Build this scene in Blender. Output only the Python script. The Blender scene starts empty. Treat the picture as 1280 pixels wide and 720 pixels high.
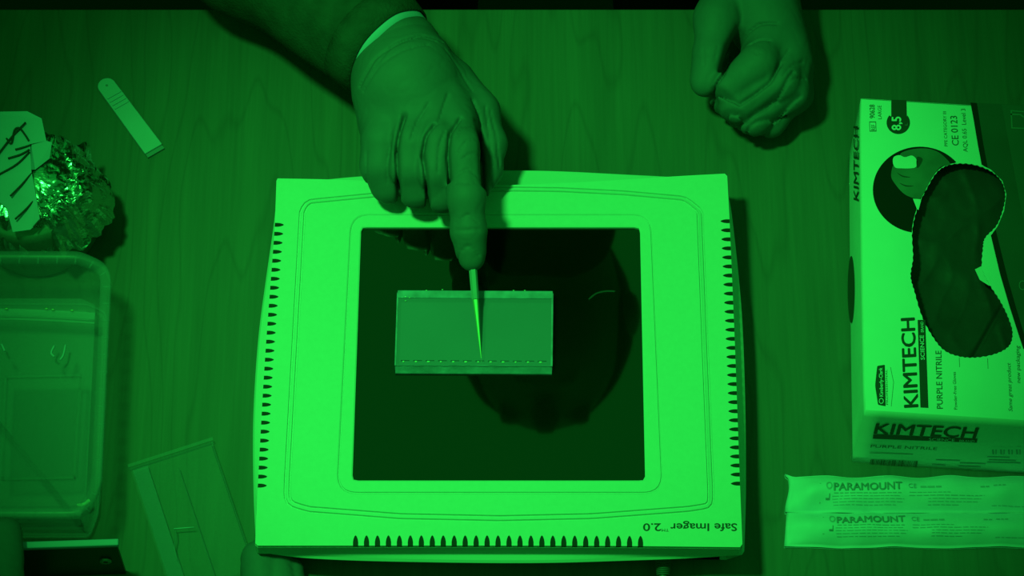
import bpy, bmesh, math, random
import numpy as np
from mathutils import Vector, Matrix, noise
from mathutils.geometry import delaunay_2d_cdt

SC = bpy.context.scene
COL = SC.collection
random.seed(4)

# ------------------------------------------------------------------ camera
TH = math.radians(28.0); FPX = 3500.0; D = FPX / 1900.0
CAM = np.array([0, -D * math.sin(TH), D * math.cos(TH)])
FW = np.array([0, math.sin(TH), -math.cos(TH)]); UP = np.array([0, math.cos(TH), math.sin(TH)])
cd = bpy.data.cameras.new('camera'); cam = bpy.data.objects.new('camera', cd); COL.objects.link(cam)
cam.location = CAM; cam.rotation_euler = (TH, 0, 0)
cd.sensor_width = 36; cd.lens = FPX / 1280 * 36; cd.clip_start = 0.01
SC.camera = cam
# ------------------------------------------------------------------ world, lamp, exposure
w = bpy.data.worlds.new('world'); SC.world = w; w.use_nodes = True
w.node_tree.nodes['Background'].inputs[0].default_value = (0.010, 1.0, 0.075, 1)
w.node_tree.nodes['Background'].inputs[1].default_value = 0.26
ld = bpy.data.lights.new('inspection_lamp', 'SPOT'); lamp = bpy.data.objects.new('inspection_lamp', ld); COL.objects.link(lamp)
LPOS = Vector((-0.42, -0.12, 1.45)); LAIM = Vector((0.0, -0.02, 0))
lamp.location = LPOS; lamp.rotation_euler = (LAIM - LPOS).to_track_quat('-Z', 'Y').to_euler()
ld.energy = 86; ld.color = (0.028, 1.0, 0.085); ld.shadow_soft_size = 0.075
ld.spot_size = math.radians(30.5); ld.spot_blend = 0.85
lamp['label'] = 'green inspection lamp above the table'; lamp['category'] = 'lamp'
SC.view_settings.view_transform = 'Standard'; SC.view_settings.look = 'None'
SC.view_settings.gamma = 1; SC.view_settings.use_curve_mapping = False
SC.view_settings.exposure = 0.0

# ------------------------------------------------------------------ helpers
def ray(px, py):
    return FW * FPX + np.array([1, 0, 0]) * (px - 640) - UP * (py - 360)
def at(px, py, z=0.0):
    d = ray(px, py); t = (z - CAM[2]) / d[2]
    return Vector(CAM + d * t)
def onplane(px, py, P, N):
    d = Vector(ray(px, py)); C = Vector(CAM)
    return C + d * ((P - C).dot(N) / d.dot(N))

def link(o, parent=None):
    COL.objects.link(o)
    if parent is not None:
        o.parent = parent
        o.matrix_parent_inverse = Matrix.Identity(4)
    return o
def thing(name, label, cat, loc=(0, 0, 0), group=None):
    o = bpy.data.objects.new(name, None); COL.objects.link(o); o.location = loc
    o.empty_display_size = 0.02
    o['label'] = label; o['category'] = cat
    if group: o['group'] = group
    return o
def mesh_obj(name, verts, faces, mat, parent=None, smooth=False, label=None):
    off = Vector(parent.location) if parent is not None else Vector((0, 0, 0))
    pp = parent
    while pp is not None and pp.parent is not None:
        pp = pp.parent; off = off + Vector(pp.location)
    me = bpy.data.meshes.new(name)
    vs = np.asarray([tuple(v) for v in verts], dtype=float) - np.array(off) if not isinstance(verts, np.ndarray) else verts - np.array(off)
    me.from_pydata(vs.tolist(), [], faces if isinstance(faces, list) else faces.tolist())
    me.update()
    if mat: me.materials.append(mat)
    if smooth: me.polygons.foreach_set('use_smooth', [True] * len(me.polygons))
    o = bpy.data.objects.new(name, me); link(o, parent)
    if label: o['label'] = label
    return o
def bm_obj(name, bm, mat, parent=None, smooth=False, label=None):
    bmesh.ops.recalc_face_normals(bm, faces=bm.faces)
    bm.verts.index_update()
    v = [tuple(x.co) for x in bm.verts]; f = [[y.index for y in x.verts] for x in bm.faces]
    bm.free()
    return mesh_obj(name, v, f, mat, parent, smooth, label)
def bevel(o, wdt, seg=2, ang=40):
    m = o.modifiers.new('bevel', 'BEVEL'); m.width = wdt; m.segments = seg
    m.limit_method = 'ANGLE'; m.angle_limit = math.radians(ang); return o
def add_box(bm, c, s, M=None):
    r = bmesh.ops.create_cube(bm, size=1.0)
    for v in r['verts']:
        v.co = Vector((v.co.x * s[0], v.co.y * s[1], v.co.z * s[2]))
        if M is not None: v.co = M @ v.co
        v.co += Vector(c)
def prism(name, pts, z0, z1, mat, parent=None, smooth=False, label=None, bev=0):
    """outline of (x,y[,z]) -> solid between z0 and z1"""
    bm = bmesh.new()
    a = [bm.verts.new((p[0], p[1], z0)) for p in pts]; b = [bm.verts.new((p[0], p[1], z1)) for p in pts]
    n = len(pts)
    bm.faces.new(a[::-1]); bm.faces.new(b)
    for i in range(n): bm.faces.new((a[i], a[(i + 1) % n], b[(i + 1) % n], b[i]))
    o = bm_obj(name, bm, mat, parent, smooth, label)
    if bev: bevel(o, bev)
    return o
def resample(pts, n, closed=True):
    P = np.array([tuple(p) for p in pts], float)
    if closed: P = np.vstack([P, P[:1]])
    L = np.r_[0, np.cumsum(np.linalg.norm(np.diff(P, axis=0), axis=1))]
    t = np.linspace(0, L[-1], n + (1 if closed else 0))
    Q = np.stack([np.interp(t, L, P[:, k]) for k in range(P.shape[1])], 1)
    return Q[:-1] if closed else Q
def spline(pts, n, closed=False):
    """Catmull-Rom through pts"""
    P = [np.array(tuple(p), float) for p in pts]
    m = len(P); out = []
    segs = m if closed else m - 1
    for i in range(segs):
        p0 = P[(i - 1) % m] if closed or i > 0 else 2 * P[0] - P[1]
        p1 = P[i]; p2 = P[(i + 1) % m]
        p3 = P[(i + 2) % m] if closed or i + 2 < m else 2 * P[-1] - P[-2]
        for k in range(n):
            t = k / n
            out.append(0.5 * ((2 * p1) + (-p0 + p2) * t + (2 * p0 - 5 * p1 + 4 * p2 - p3) * t * t + (-p0 + 3 * p1 - 3 * p2 + p3) * t ** 3))
    if not closed: out.append(P[-1])
    return out
def round_poly(pts, radii, n=8):
    out = []; m = len(pts)
    for i in range(m):
        p = np.array(pts[i], float); a = np.array(pts[i - 1], float); b = np.array(pts[(i + 1) % m], float)
        r = radii[i] if hasattr(radii, '__len__') else radii
        if r <= 0: out.append(p); continue
        u = (a - p) / np.linalg.norm(a - p); v = (b - p) / np.linalg.norm(b - p)
        ang = math.acos(np.clip(u @ v, -1, 1))
        if ang > math.pi - 0.12: out.append(p); continue
        d = min(r / math.tan(ang / 2), 0.48 * np.linalg.norm(a - p), 0.48 * np.linalg.norm(b - p))
        s = p + u * d; e = p + v * d
        for k in range(n + 1):
            t = k / n
            out.append((1 - t) ** 2 * s + 2 * t * (1 - t) * p + t * t * e)
    return out
def tube(name, pts, radii, mat, parent=None, n=12, label=None, smooth=True, cap=True):
    P = [Vector(tuple(p)) for p in pts]; verts = []; faces = []
    R = radii if hasattr(radii, '__len__') else [radii] * len(P)
    ref = None
    for i, p in enumerate(P):
        d = (P[min(i + 1, len(P) - 1)] - P[max(i - 1, 0)]).normalized()
        if ref is None: ref = d.orthogonal().normalized()
        ref = (ref - d * ref.dot(d)).normalized(); b = d.cross(ref)
        for k in range(n):
            a = 2 * math.pi * k / n
            verts.append(p + (ref * math.cos(a) + b * math.sin(a)) * R[i])
    for i in range(len(P) - 1):
        for k in range(n):
            faces.append([i * n + k, i * n + (k + 1) % n, (i + 1) * n + (k + 1) % n, (i + 1) * n + k])
    if cap:
        faces.append(list(range(n))[::-1]); faces.append([(len(P) - 1) * n + k for k in range(n)])
    return mesh_obj(name, verts, faces, mat, parent, smooth, label)
def loops_faces(n, rows, closed=True):
    f = []
    for i in range(rows - 1):
        for k in range(n if closed else n - 1):
            f.append([i * n + k, i * n + (k + 1) % n, (i + 1) * n + (k + 1) % n, (i + 1) * n + k])
    return f
def tess(outer, holes=()):
    """triangulate polygon with holes; returns pts2d, tris, outer idx"""
    pts = []; faces = []
    for lp in [outer] + list(holes):
        s = len(pts); pts += [Vector((p[0], p[1])) for p in lp]
        faces.append(list(range(s, s + len(lp))))
    edges = [(f[i], f[(i + 1) % len(f)]) for f in faces for i in range(len(f))]
    r = delaunay_2d_cdt(pts, edges, [], 1, 1e-9)
    V, F = r[0], r[2]
    def inside(p, lp):
        c = False; x, y = p
        for i in range(len(lp)):
            x1, y1 = lp[i][0], lp[i][1]; x2, y2 = lp[i - 1][0], lp[i - 1][1]
            if (y1 > y) != (y2 > y) and x < (x2 - x1) * (y - y1) / (y2 - y1) + x1: c = not c
        return c
    out = []
    for f in F:
        c = sum((V[i] for i in f), Vector((0, 0))) / len(f)
        if inside(c, outer) and not any(inside(c, h) for h in holes): out.append(list(f))
    return V, out
def flat_print(name, px_pts, plane, mat, parent, eps=0.00015, holes_px=(), label=None):
    """thin printed patch lying on a plane, outline given by sight lines"""
    P, N = plane
    u = N.orthogonal().normalized(); v = N.cross(u)
    def loc(q):
        q = onplane(q[0], q[1], P, N) - P; return (q.dot(u), q.dot(v))
    V, F = tess([loc(q) for q in px_pts], [[loc(q) for q in h] for h in holes_px])
    vs = [P + u * a.x + v * a.y + N * eps for a in V]
    fs = []
    for f in F:
        nn = (vs[f[1]] - vs[f[0]]).cross(vs[f[2]] - vs[f[0]])
        fs.append(f if nn.dot(N) > 0 else f[::-1])
    return mesh_obj(name, vs, fs, mat, parent, label=label)
def text(name, s, S, E, H, plane, mat, parent, eps=0.0002, bold=0.0, shear=0.0, label=None):
    """lettering: S,E = ends of the base line, H = top of capitals above S (pixels of the plane)"""
    P, N = plane
    cu = bpy.data.curves.new('t', 'FONT'); cu.body = s; cu.shear = shear; cu.resolution_u = 3
    o = bpy.data.objects.new('t', cu); COL.objects.link(o)
    dg = bpy.context.evaluated_depsgraph_get()
    me = bpy.data.meshes.new_from_object(o.evaluated_get(dg))
    vs = np.array([tuple(v.co) for v in me.vertices]); fs = [list(p.vertices) for p in me.polygons]
    bpy.data.objects.remove(o); bpy.data.curves.remove(cu)
    x0, x1 = vs[:, 0].min(), vs[:, 0].max()
    if bold:
        n0 = len(vs); k = bold * 1.3; sh = [(-k, 0), (k, 0), (0, k * .8), (0, -k * .8)]
        vs = np.vstack([vs + np.array((a_, b_, q)) for q, (a_, b_) in enumerate(sh)]); fs = [[i + q * n0 for i in f] for q in range(4) for f in fs]
    cap = 0.70
    a = onplane(*S, P, N); b = onplane(*E, P, N); h = onplane(*H, P, N)
    U = (b - a) / (x1 - x0); V = (h - a) / cap
    out = [a + U * (v[0] - x0) + V * v[1] + N * (eps + (v[2] * .00002 if bold else 0)) for v in vs]
    bpy.data.meshes.remove(me)
    return mesh_obj(name, out, fs, mat, parent, label=label)

# ------------------------------------------------------------------ materials
def mat(name, col, rough=0.5, metal=0.0, var=0.0, scale=40, bump=0.0, bscale=200, alpha=1.0, ior=1.45, spec=0.5, trans=0.0, sss=0.0, stretch=(1, 1, 1)):
    m = bpy.data.materials.new(name); m.use_nodes = True; nt = m.node_tree; b = nt.nodes['Principled BSDF']
    c = (col, col, col) if not hasattr(col, '__len__') else col
    b.inputs['Base Color'].default_value = (*c, 1); b.inputs['Roughness'].default_value = rough
    b.inputs['Metallic'].default_value = metal; b.inputs['Alpha'].default_value = alpha
    b.inputs['IOR'].default_value = ior; b.inputs['Specular IOR Level'].default_value = spec
    b.inputs['Transmission Weight'].default_value = trans
    tc = nt.nodes.new('ShaderNodeTexCoord'); mp = nt.nodes.new('ShaderNodeMapping'); nt.links.new(tc.outputs['Object'], mp.inputs[0])
    mp.inputs['Scale'].default_value = stretch
    n = nt.nodes.new('ShaderNodeTexNoise'); n.inputs['Scale'].default_value = scale; n.inputs['Detail'].default_value = 4
    nt.links.new(mp.outputs[0], n.inputs['Vector'])
    r = nt.nodes.new('ShaderNodeValToRGB')
    r.color_ramp.elements[0].color = (*[x * (1 - var) for x in c], 1); r.color_ramp.elements[1].color = (*[min(1, x * (1 + var)) for x in c], 1)
    r.color_ramp.elements[0].position = .3; r.color_ramp.elements[1].position = .7
    nt.links.new(n.outputs[0], r.inputs[0]); nt.links.new(r.outputs[0], b.inputs['Base Color'])
    if bump:
        n2 = nt.nodes.new('ShaderNodeTexNoise'); n2.inputs['Scale'].default_value = bscale; n2.inputs['Detail'].default_value = 3
        nt.links.new(mp.outputs[0], n2.inputs['Vector'])
        bp = nt.nodes.new('ShaderNodeBump'); bp.inputs['Strength'].default_value = 1; bp.inputs['Distance'].default_value = bump
        nt.links.new(n2.outputs[0], bp.inputs['Height']); nt.links.new(bp.outputs[0], b.inputs['Normal'])
    return m
M_white = mat('device_plastic', 0.68, 0.55, var=0.02, scale=300, bump=0.00008, bscale=1500, spec=0.3)
M_wall = mat('device_side_plastic', 0.66, 0.5, spec=0.3)
M_dark = mat('slot_shade', 0.012, 0.7)
M_line = mat('panel_joint', 0.10, 0.8)
M_screen = mat('filter_glass', (0.004, 0.004, 0.002), 0.03, ior=2.15, spec=0.5)
M_ink = mat('print_ink', 0.045, 0.6)
M_inkmid = mat('print_grey', 0.13, 0.6)
M_card = mat('carton_white', (0.90, 0.88, 1.0), 0.45, var=0.015, scale=60)
M_cardside = mat('carton_side', (0.88, 0.86, 0.95), 0.5, var=0.03, scale=60)
M_cardpurple = mat('carton_purple_print', 0.075, 0.4, var=0.25, scale=14)
M_cardpurple2 = mat('carton_purple_band', 0.10, 0.4, var=0.1, scale=14)
M_cardblack = mat('carton_black_print', 0.006, 0.4)
M_outline = mat('carton_outline_print', 0.22, 0.5)
M_glove = mat('nitrile', (0.145, 0.13, 0.165), 0.6, var=0.05, scale=50, bump=0.0003, bscale=140, spec=0.18)
M_gloveprint = mat('printed_glove', 0.16, 0.5, var=0.2, scale=60)
M_boxglove = mat('packed_nitrile', (0.050, 0.042, 0.05), 0.5, var=0.15, scale=40, bump=0.0004, bscale=120, spec=0.25)  # darker copy of the nitrile, partly for shade inside the carton
M_sleeve = mat('dark_sleeve_cloth', 0.058, 0.9, var=0.2, scale=80, bump=0.0006, bscale=500, spec=0.1)
M_trousers = mat('dark_trousers', 0.03, 0.9, spec=0.1)
M_cuff = mat('pale_cuff', (0.42, 0.42, 0.75), 0.7, var=0.05)
M_skin = mat('skin', 0.45, 0.6, var=0.05)
M_hair = mat('hair', 0.03, 0.7, bump=0.002, bscale=80)
M_foil = mat('aluminium_foil', 0.62, 0.25, metal=1.0, bump=0.0015, bscale=95)
M_beaker = mat('foil_on_beaker', 0.30, 0.45, metal=0.6, bump=0.0008, bscale=60)
M_paper = mat('label_paper', (0.42, 0.4, 0.62), 0.7, var=0.04)
M_marker = mat('marker_ink', 0.03, 0.5)
M_stick = mat('stick_plastic', (0.45, 0.42, 0.60), 0.6, var=0.04)
M_stickd = mat('stick_groove', (0.25, 0.22, 0.3), 0.7)
M_tub = mat('tub_plastic', (0.50, 0.50, 0.62), 0.18, alpha=0.36, bump=0.0003, bscale=60)
M_tubrim = mat('tub_rim_plastic', (0.35, 0.35, 0.45), 0.3, alpha=0.28)
M_water = mat('water', (0.40, 0.40, 0.5), 0.10, alpha=0.25)
M_tray = mat('tray_plastic', (0.5, 0.5, 0.6), 0.25, alpha=0.06)
M_glass = mat('cassette_glass', (0.4, 0.4, 0.45), 0.05, alpha=0.06)
M_glassedge = mat('cassette_edge', (0.5, 0.5, 0.6), 0.15, alpha=0.18)
M_spacer = mat('cassette_spacer', (0.45, 0.45, 0.6), 0.6, alpha=0.30)
M_gel = mat('agarose', (0.32, 0.29, 0.45), 0.18, alpha=0.62, var=0.03, scale=25)
M_gelrim = mat('agarose_edge', (0.42, 0.40, 0.65), 0.2, alpha=0.75, var=0.25, scale=120, bump=0.0005, bscale=200)
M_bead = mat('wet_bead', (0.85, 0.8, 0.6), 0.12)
M_metal = mat('blade_steel', (0.6, 0.56, 0.35), 0.45, metal=0.5)
M_handle = mat('scalpel_handle', (0.40, 0.38, 0.45), 0.4)
M_wrap = mat('paper_wrapper', (0.66, 0.64, 0.85), 0.6, var=0.03, scale=30, bump=0.0005, bscale=70)
M_wrapink = mat('wrapper_ink', (0.27, 0.27, 0.36), 0.7)
M_wrapink2 = mat('wrapper_fine_ink', (0.42, 0.41, 0.54), 0.7)
M_blackbox = mat('black_housing', 0.02, 0.4)
M_strip = mat('pale_strip', (0.40, 0.38, 0.66), 0.5)
M_screw = mat('screw_steel', 0.35, 0.4, metal=0.6)
M_cable = mat('cable_rubber', 0.10, 0.5)
M_floor = mat('floor_dark', 0.012, 0.8, var=0.2, scale=3)
M_leg = mat('table_leg_metal', 0.2, 0.4, metal=0.5)

def table_material():
    m = bpy.data.materials.new('wood_laminate'); m.use_nodes = True; nt = m.node_tree; b = nt.nodes['Principled BSDF']; L = nt.links.new
    tc = nt.nodes.new('ShaderNodeTexCoord')
    mp = nt.nodes.new('ShaderNodeMapping'); L(tc.outputs['Object'], mp.inputs[0]); mp.inputs['Scale'].default_value = (1, 0.16, 1)
    big = nt.nodes.new('ShaderNodeTexNoise'); big.inputs['Scale'].default_value = 9; big.inputs['Detail'].default_value = 3; L(mp.outputs[0], big.inputs['Vector'])
    mul = nt.nodes.new('ShaderNodeMath'); mul.operation = 'MULTIPLY'; mul.inputs[1].default_value = 16; L(big.outputs[0], mul.inputs[0])
    fr = nt.nodes.new('ShaderNodeMath'); fr.operation = 'PINGPONG'; fr.inputs[1].default_value = 0.5; L(mul.outputs[0], fr.inputs[0])
    mp2 = nt.nodes.new('ShaderNodeMapping'); L(tc.outputs['Object'], mp2.inputs[0]); mp2.inputs['Scale'].default_value = (1, 0.03, 1)
    fine = nt.nodes.new('ShaderNodeTexNoise'); fine.inputs['Scale'].default_value = 420; fine.inputs['Detail'].default_value = 5; L(mp2.outputs[0], fine.inputs['Vector'])
    mp3 = nt.nodes.new('ShaderNodeMapping'); L(tc.outputs['Object'], mp3.inputs[0]); mp3.inputs['Scale'].default_value = (1, 0.05, 1)
    med = nt.nodes.new('ShaderNodeTexNoise'); med.inputs['Scale'].default_value = 60; med.inputs['Detail'].default_value = 3; L(mp3.outputs[0], med.inputs['Vector'])
    r1 = nt.nodes.new('ShaderNodeMapRange'); r1.inputs[1].default_value = 0.0; r1.inputs[2].default_value = 0.10; r1.inputs[3].default_value = 0.86; r1.inputs[4].default_value = 1.0; L(fr.outputs[0], r1.inputs[0])
    r2 = nt.nodes.new('ShaderNodeMapRange'); r2.inputs[1].default_value = 0.3; r2.inputs[2].default_value = 0.7; r2.inputs[3].default_value = 0.93; r2.inputs[4].default_value = 1.07; L(fine.outputs[0], r2.inputs[0])
    r3 = nt.nodes.new('ShaderNodeMapRange'); r3.inputs[1].default_value = 0.3; r3.inputs[2].default_value = 0.7; r3.inputs[3].default_value = 0.90; r3.inputs[4].default_value = 1.10; L(med.outputs[0], r3.inputs[0])
    a = nt.nodes.new('ShaderNodeMath'); a.operation = 'MULTIPLY'; L(r1.outputs[0], a.inputs[0]); L(r2.outputs[0], a.inputs[1])
    c = nt.nodes.new('ShaderNodeMath'); c.operation = 'MULTIPLY'; L(a.outputs[0], c.inputs[0]); L(r3.outputs[0], c.inputs[1])
    mx = nt.nodes.new('ShaderNodeVectorMath'); mx.operation = 'SCALE'; mx.inputs[0].default_value = (0.135, 0.124, 0.115); L(c.outputs[0], mx.inputs['Scale'])
    L(mx.outputs[0], b.inputs['Base Color']); b.inputs['Roughness'].default_value = 0.5; b.inputs['Specular IOR Level'].default_value = 0.2
    return m
M_table = table_material()

# ------------------------------------------------------------------ implicit surfaces
def surf(fn, lo, hi, h):
    """naive surface nets of fn(x,y,z) over a box"""
    lo = np.array(lo, float); hi = np.array(hi, float); n = np.ceil((hi - lo) / h).astype(int) + 1
    ax = [lo[k] + h * np.arange(n[k]) for k in range(3)]
    X, Y, Z = np.meshgrid(*ax, indexing='ij')
    S = fn(X.astype(np.float32), Y.astype(np.float32), Z.astype(np.float32)).astype(np.float32)
    nx, ny, nz = S.shape; ins = S < 0
    acc = np.zeros((nx - 1, ny - 1, nz - 1, 3), np.float32); cnt = np.zeros((nx - 1, ny - 1, nz - 1), np.float32)
    cor = [(i, j, k) for i in (0, 1) for j in (0, 1) for k in (0, 1)]
    for a in cor:
        for d in range(3):
            if a[d]: continue
            b = list(a); b[d] = 1
            A = S[a[0]:nx - 1 + a[0], a[1]:ny - 1 + a[1], a[2]:nz - 1 + a[2]]
            B = S[b[0]:nx - 1 + b[0], b[1]:ny - 1 + b[1], b[2]:nz - 1 + b[2]]
            c = (A < 0) != (B < 0)
            t = np.where(c, A / np.where(c, A - B, 1), 0)
            for q in range(3):
                acc[..., q] += np.where(c, a[q] + (t if q == d else 0), 0)
            cnt += c
    act = cnt > 0
    idx = -np.ones(act.shape, np.int64); idx[act] = np.arange(act.sum())
    ii = np.argwhere(act)
    V = lo + h * (ii + acc[act] / cnt[act][:, None])
    Q = []
    for d in range(3):
        e, f = [(1, 2), (2, 0), (0, 1)][d]
        sl0 = [slice(1, -1)] * 3; sl1 = [slice(1, -1)] * 3
        sl0[d] = slice(0, -1); sl1[d] = slice(1, None)
        A = ins[tuple(sl0)]; B = ins[tuple(sl1)]
        c = np.argwhere(A != B)
        if len(c) == 0: continue
        flip = A[tuple(c.T)]
        p = c.copy()
        for q in range(3):
            if q != d: p[:, q] += 1
        def cell(de, df):
            r = p.copy(); r[:, e] -= de; r[:, f] -= df; return idx[tuple(r.T)]
        q4 = np.stack([cell(1, 1), cell(0, 1), cell(0, 0), cell(1, 0)], 1)
        q4[~flip] = q4[~flip][:, ::-1]
        Q.append(q4)
    return V, np.vstack(Q)
def caps(X, Y, Z, a, b, ra, rb, flat=None):
    ax, ay, az = a; dx, dy, dz = b[0] - ax, b[1] - ay, b[2] - az
    L2 = dx * dx + dy * dy + dz * dz + 1e-12
    t = np.clip(((X - ax) * dx + (Y - ay) * dy + (Z - az) * dz) / L2, 0, 1)
    return np.sqrt((X - ax - t * dx) ** 2 + (Y - ay - t * dy) ** 2 + (Z - az - t * dz) ** 2) - (ra + (rb - ra) * t)
def ell(X, Y, Z, c, r):
    k = np.sqrt(((X - c[0]) / r[0]) ** 2 + ((Y - c[1]) / r[1]) ** 2 + ((Z - c[2]) / r[2]) ** 2)
    return (k - 1) * min(r)
def smin(a, b, k):
    h = np.clip(0.5 + 0.5 * (b - a) / k, 0, 1)
    return b + (a - b) * h - k * h * (1 - h)
def chain(X, Y, Z, pts, k):
    d = None
    for (a, ra), (b, rb) in zip(pts[:-1], pts[1:]):
        q = caps(X, Y, Z, a, b, ra, rb); d = q if d is None else smin(d, q, k)
    return d
def wrinkle(X, Y, Z, s, seed=0):
    rs = np.random.RandomState(seed); o = 0
    for i in range(5):
        v = rs.normal(size=3); v /= np.linalg.norm(v); ph = rs.uniform(0, 6)
        v2 = rs.normal(size=3); v2 /= np.linalg.norm(v2)
        o = o + np.sin((X * v[0] + Y * v[1] + Z * v[2]) * s * (1 + .3 * i) + ph + 1.5 * np.sin((X * v2[0] + Y * v2[1] + Z * v2[2]) * s * .5 + i))
    return o / 5
def crease(X, Y, pts, width):
    d = None
    for a, b in zip(pts[:-1], pts[1:]):
        dx, dy = b[0] - a[0], b[1] - a[1]
        t = np.clip(((X - a[0]) * dx + (Y - a[1]) * dy) / (dx * dx + dy * dy + 1e-12), 0, 1)
        q = (X - a[0] - t * dx) ** 2 + (Y - a[1] - t * dy) ** 2
        d = q if d is None else np.minimum(d, q)
    return np.exp(-d / width ** 2)
def P3(px, py, z): return tuple(at(px, py, z))

# ------------------------------------------------------------------ large structure
TABLE_Z = 0.0; FLOOR_Z = -0.75
yb = at(640, 11, 0).y
bm = bmesh.new(); add_box(bm, (0, 0, FLOOR_Z - 0.05), (8, 8, 0.1)); fl = bm_obj('floor', bm, M_floor); fl['kind'] = 'structure'
M_room = mat('room_paint', 0.25, 0.9)
for nm, c, sz in (('wall_back', (0, 4.05, .6), (8.2, .1, 2.8)), ('wall_front', (0, -4.05, .6), (8.2, .1, 2.8)), ('wall_left', (-4.05, 0, .6), (.1, 8, 2.8)), ('wall_right', (4.05, 0, .6), (.1, 8, 2.8))):
    bm = bmesh.new(); add_box(bm, c, sz); o = bm_obj(nm, bm, M_room); o['kind'] = 'structure'
tb = thing('table', 'wood-grain laminate table carrying the whole setup', 'table', (0.15, yb - 0.45, FLOOR_Z))
bm = bmesh.new(); add_box(bm, (0.15, yb - 0.45, -0.0125), (1.8, 0.90, 0.025)); o = bm_obj('tabletop', bm, M_table, tb); bevel(o, 0.0015)
for sx in (-1, 1):
    for sy in (-1, 1):
        bm = bmesh.new(); add_box(bm, (0.15 + sx * 0.84, yb - 0.45 + sy * 0.39, (FLOOR_Z - 0.025) / 2), (0.05, 0.05, -FLOOR_Z - 0.025))
        bm_obj('leg', bm, M_leg, tb)

# ------------------------------------------------------------------ transilluminator
ZT = 0.042; ZW = 0.030; ZL = 0.027
dev = thing('transilluminator', 'pale plastic transilluminator with black square viewing screen in the middle of the table', 'lab device', tuple(at(625, 450, 0)))
NS = 60
# plate outline, four sides, pixels seen at height ZT
side_px = {
 'top': [(347, 223), (420, 224.5), (500, 228), (560, 230.5), (620, 231.5), (700, 229), (780, 224.5), (850, 220), (906, 217)],
 'right': [(909, 220), (912, 276), (919, 440), (925, 605), (928, 680)],
 'bottom': [(925, 684), (780, 682.5), (625, 682), (470, 682), (322, 682)],
 'left': [(319, 679), (322, 610), (331, 450), (343.5, 281), (345.5, 226)]}
bulge_px = {
 'top': [(350, 231), (420, 222), (500, 216), (560, 213), (640, 212), (700, 213), (780, 217), (850, 221), (903, 228)],
 'right': [(909, 236), (915, 268), (924, 350), (929, 420), (932, 520), (932.5, 620), (930.5, 688)],
 'bottom': [(928, 692.5), (860, 697), (780, 700), (700, 702.5), (625, 703), (540, 702), (450, 700), (380, 696.5), (326, 690)],
 'left': [(320, 684), (317, 620), (316, 540), (319, 470), (324, 410), (332, 350), (342, 280), (346, 240)]}
order = ['top', 'right', 'bottom', 'left']
def sides_loop(sp, z, n=NS):
    out = []
    for s in order:
        q = resample(spline(sp[s], 6), n, closed=False)
        out += [at(p[0], p[1], z) for p in q]
    return out
def notched(sp, z):
    """plate outline with the vent notches cut into left, right and front edges"""
    out = []; slots = []
    for s in order:
        q = np.array(resample(spline(sp[s], 6), 400, closed=False))
        if s == 'top': out += [at(p[0], p[1], z) for p in q[::12]] + [at(*q[-1], z)]; continue
        if s == 'right': cs = [(276.5 + k * (604.5 - 276.5) / 29) for k in range(30)]; key = 1; w2 = 2.5; dep = 11.5; inw = (-1, 0)
        elif s == 'bottom': cs = [(800.7 - k * (800.7 - 444.5) / 26) for k in range(27)]; key = 0; w2 = 3.3; dep = 13; inw = (0, -1)
        else: cs = [(607 - k * (607 - 281) / 29) for k in range(30)]; key = 1; w2 = 2.5; dep = 11.5; inw = (1, 0)
        asc = q[-1][key] > q[0][key]
        def edge(v):
            xs = q[:, key]; other = q[:, 1 - key]
            r = np.interp(v, xs, other) if asc else np.interp(v, xs[::-1], other[::-1])
            return np.array((v, r)) if key == 0 else np.array((r, v))
        out.append(at(*q[0], z)); out.append(at(*q[4], z))
        sg = 1 if asc else -1
        for c in cs:
            prof = [(-w2, 0), (-w2, .35), (-w2 * .8, .65), (-w2 * .4, .9), (0, 1.0), (w2 * .4, .9), (w2 * .8, .65), (w2, .35), (w2, 0)]
            lp = []
            for a, t in prof:
                e = edge(c + sg * a); e = e + np.array(inw) * dep * t
                lp.append(at(*e, z))
            out += lp; slots.append((s, lp))
        out.append(at(*q[-4], z)); out.append(at(*q[-1], z))
    return out, slots
plate, slots = notched(side_px, ZT)
outer_px = round_poly([(374, 262), (383, 249), (480, 239.5), (560, 234.5), (625, 233), (700, 234), (780, 238), (858, 245), (879, 262), (886, 440), (893, 610), (893, 636), (860, 641), (740, 650), (625, 652.5), (500, 650), (385, 641), (354, 632), (355, 600), (364, 440)],
                      [10, 14, 40, 40, 40, 40, 40, 26, 14, 0, 18, 26, 30, 40, 40, 40, 26, 22, 10, 0])
inner_px = round_poly([(439, 268), (814, 268), (829, 617), (421, 617)], 24, 10)
screen_px = round_poly([(451.5, 284), (800, 284), (806.5, 600.5), (440.5, 600.5)], 5, 6)
def W(px, z): return [at(p[0], p[1], z) for p in px]
N0 = 240
Lo = resample(W(outer_px, ZT), N0)
def inset(L, d):
    L = np.array(L); T = np.roll(L, -1, 0) - np.roll(L, 1, 0); T /= np.linalg.norm(T[:, :2], axis=1)[:, None]
    Nn = np.stack([-T[:, 1], T[:, 0], 0 * T[:, 0]], 1); c = L.mean(0)
    s = np.sign(((c - L) * Nn).sum(1).mean()); R = L + Nn * d * s
    return R
def setz(L, z): L = np.array(L, float).copy(); L[:, 2] = z; return L
G = 0.0014
def groove(L, d0, w_=0.0014, z=ZT): # loops of a narrow groove starting d0 inside L
    return [setz(inset(L, d0), z), setz(inset(L, d0 + w_ * .25), z - G), setz(inset(L, d0 + w_ * .75), z - G), setz(inset(L, d0 + w_), z)]
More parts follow.
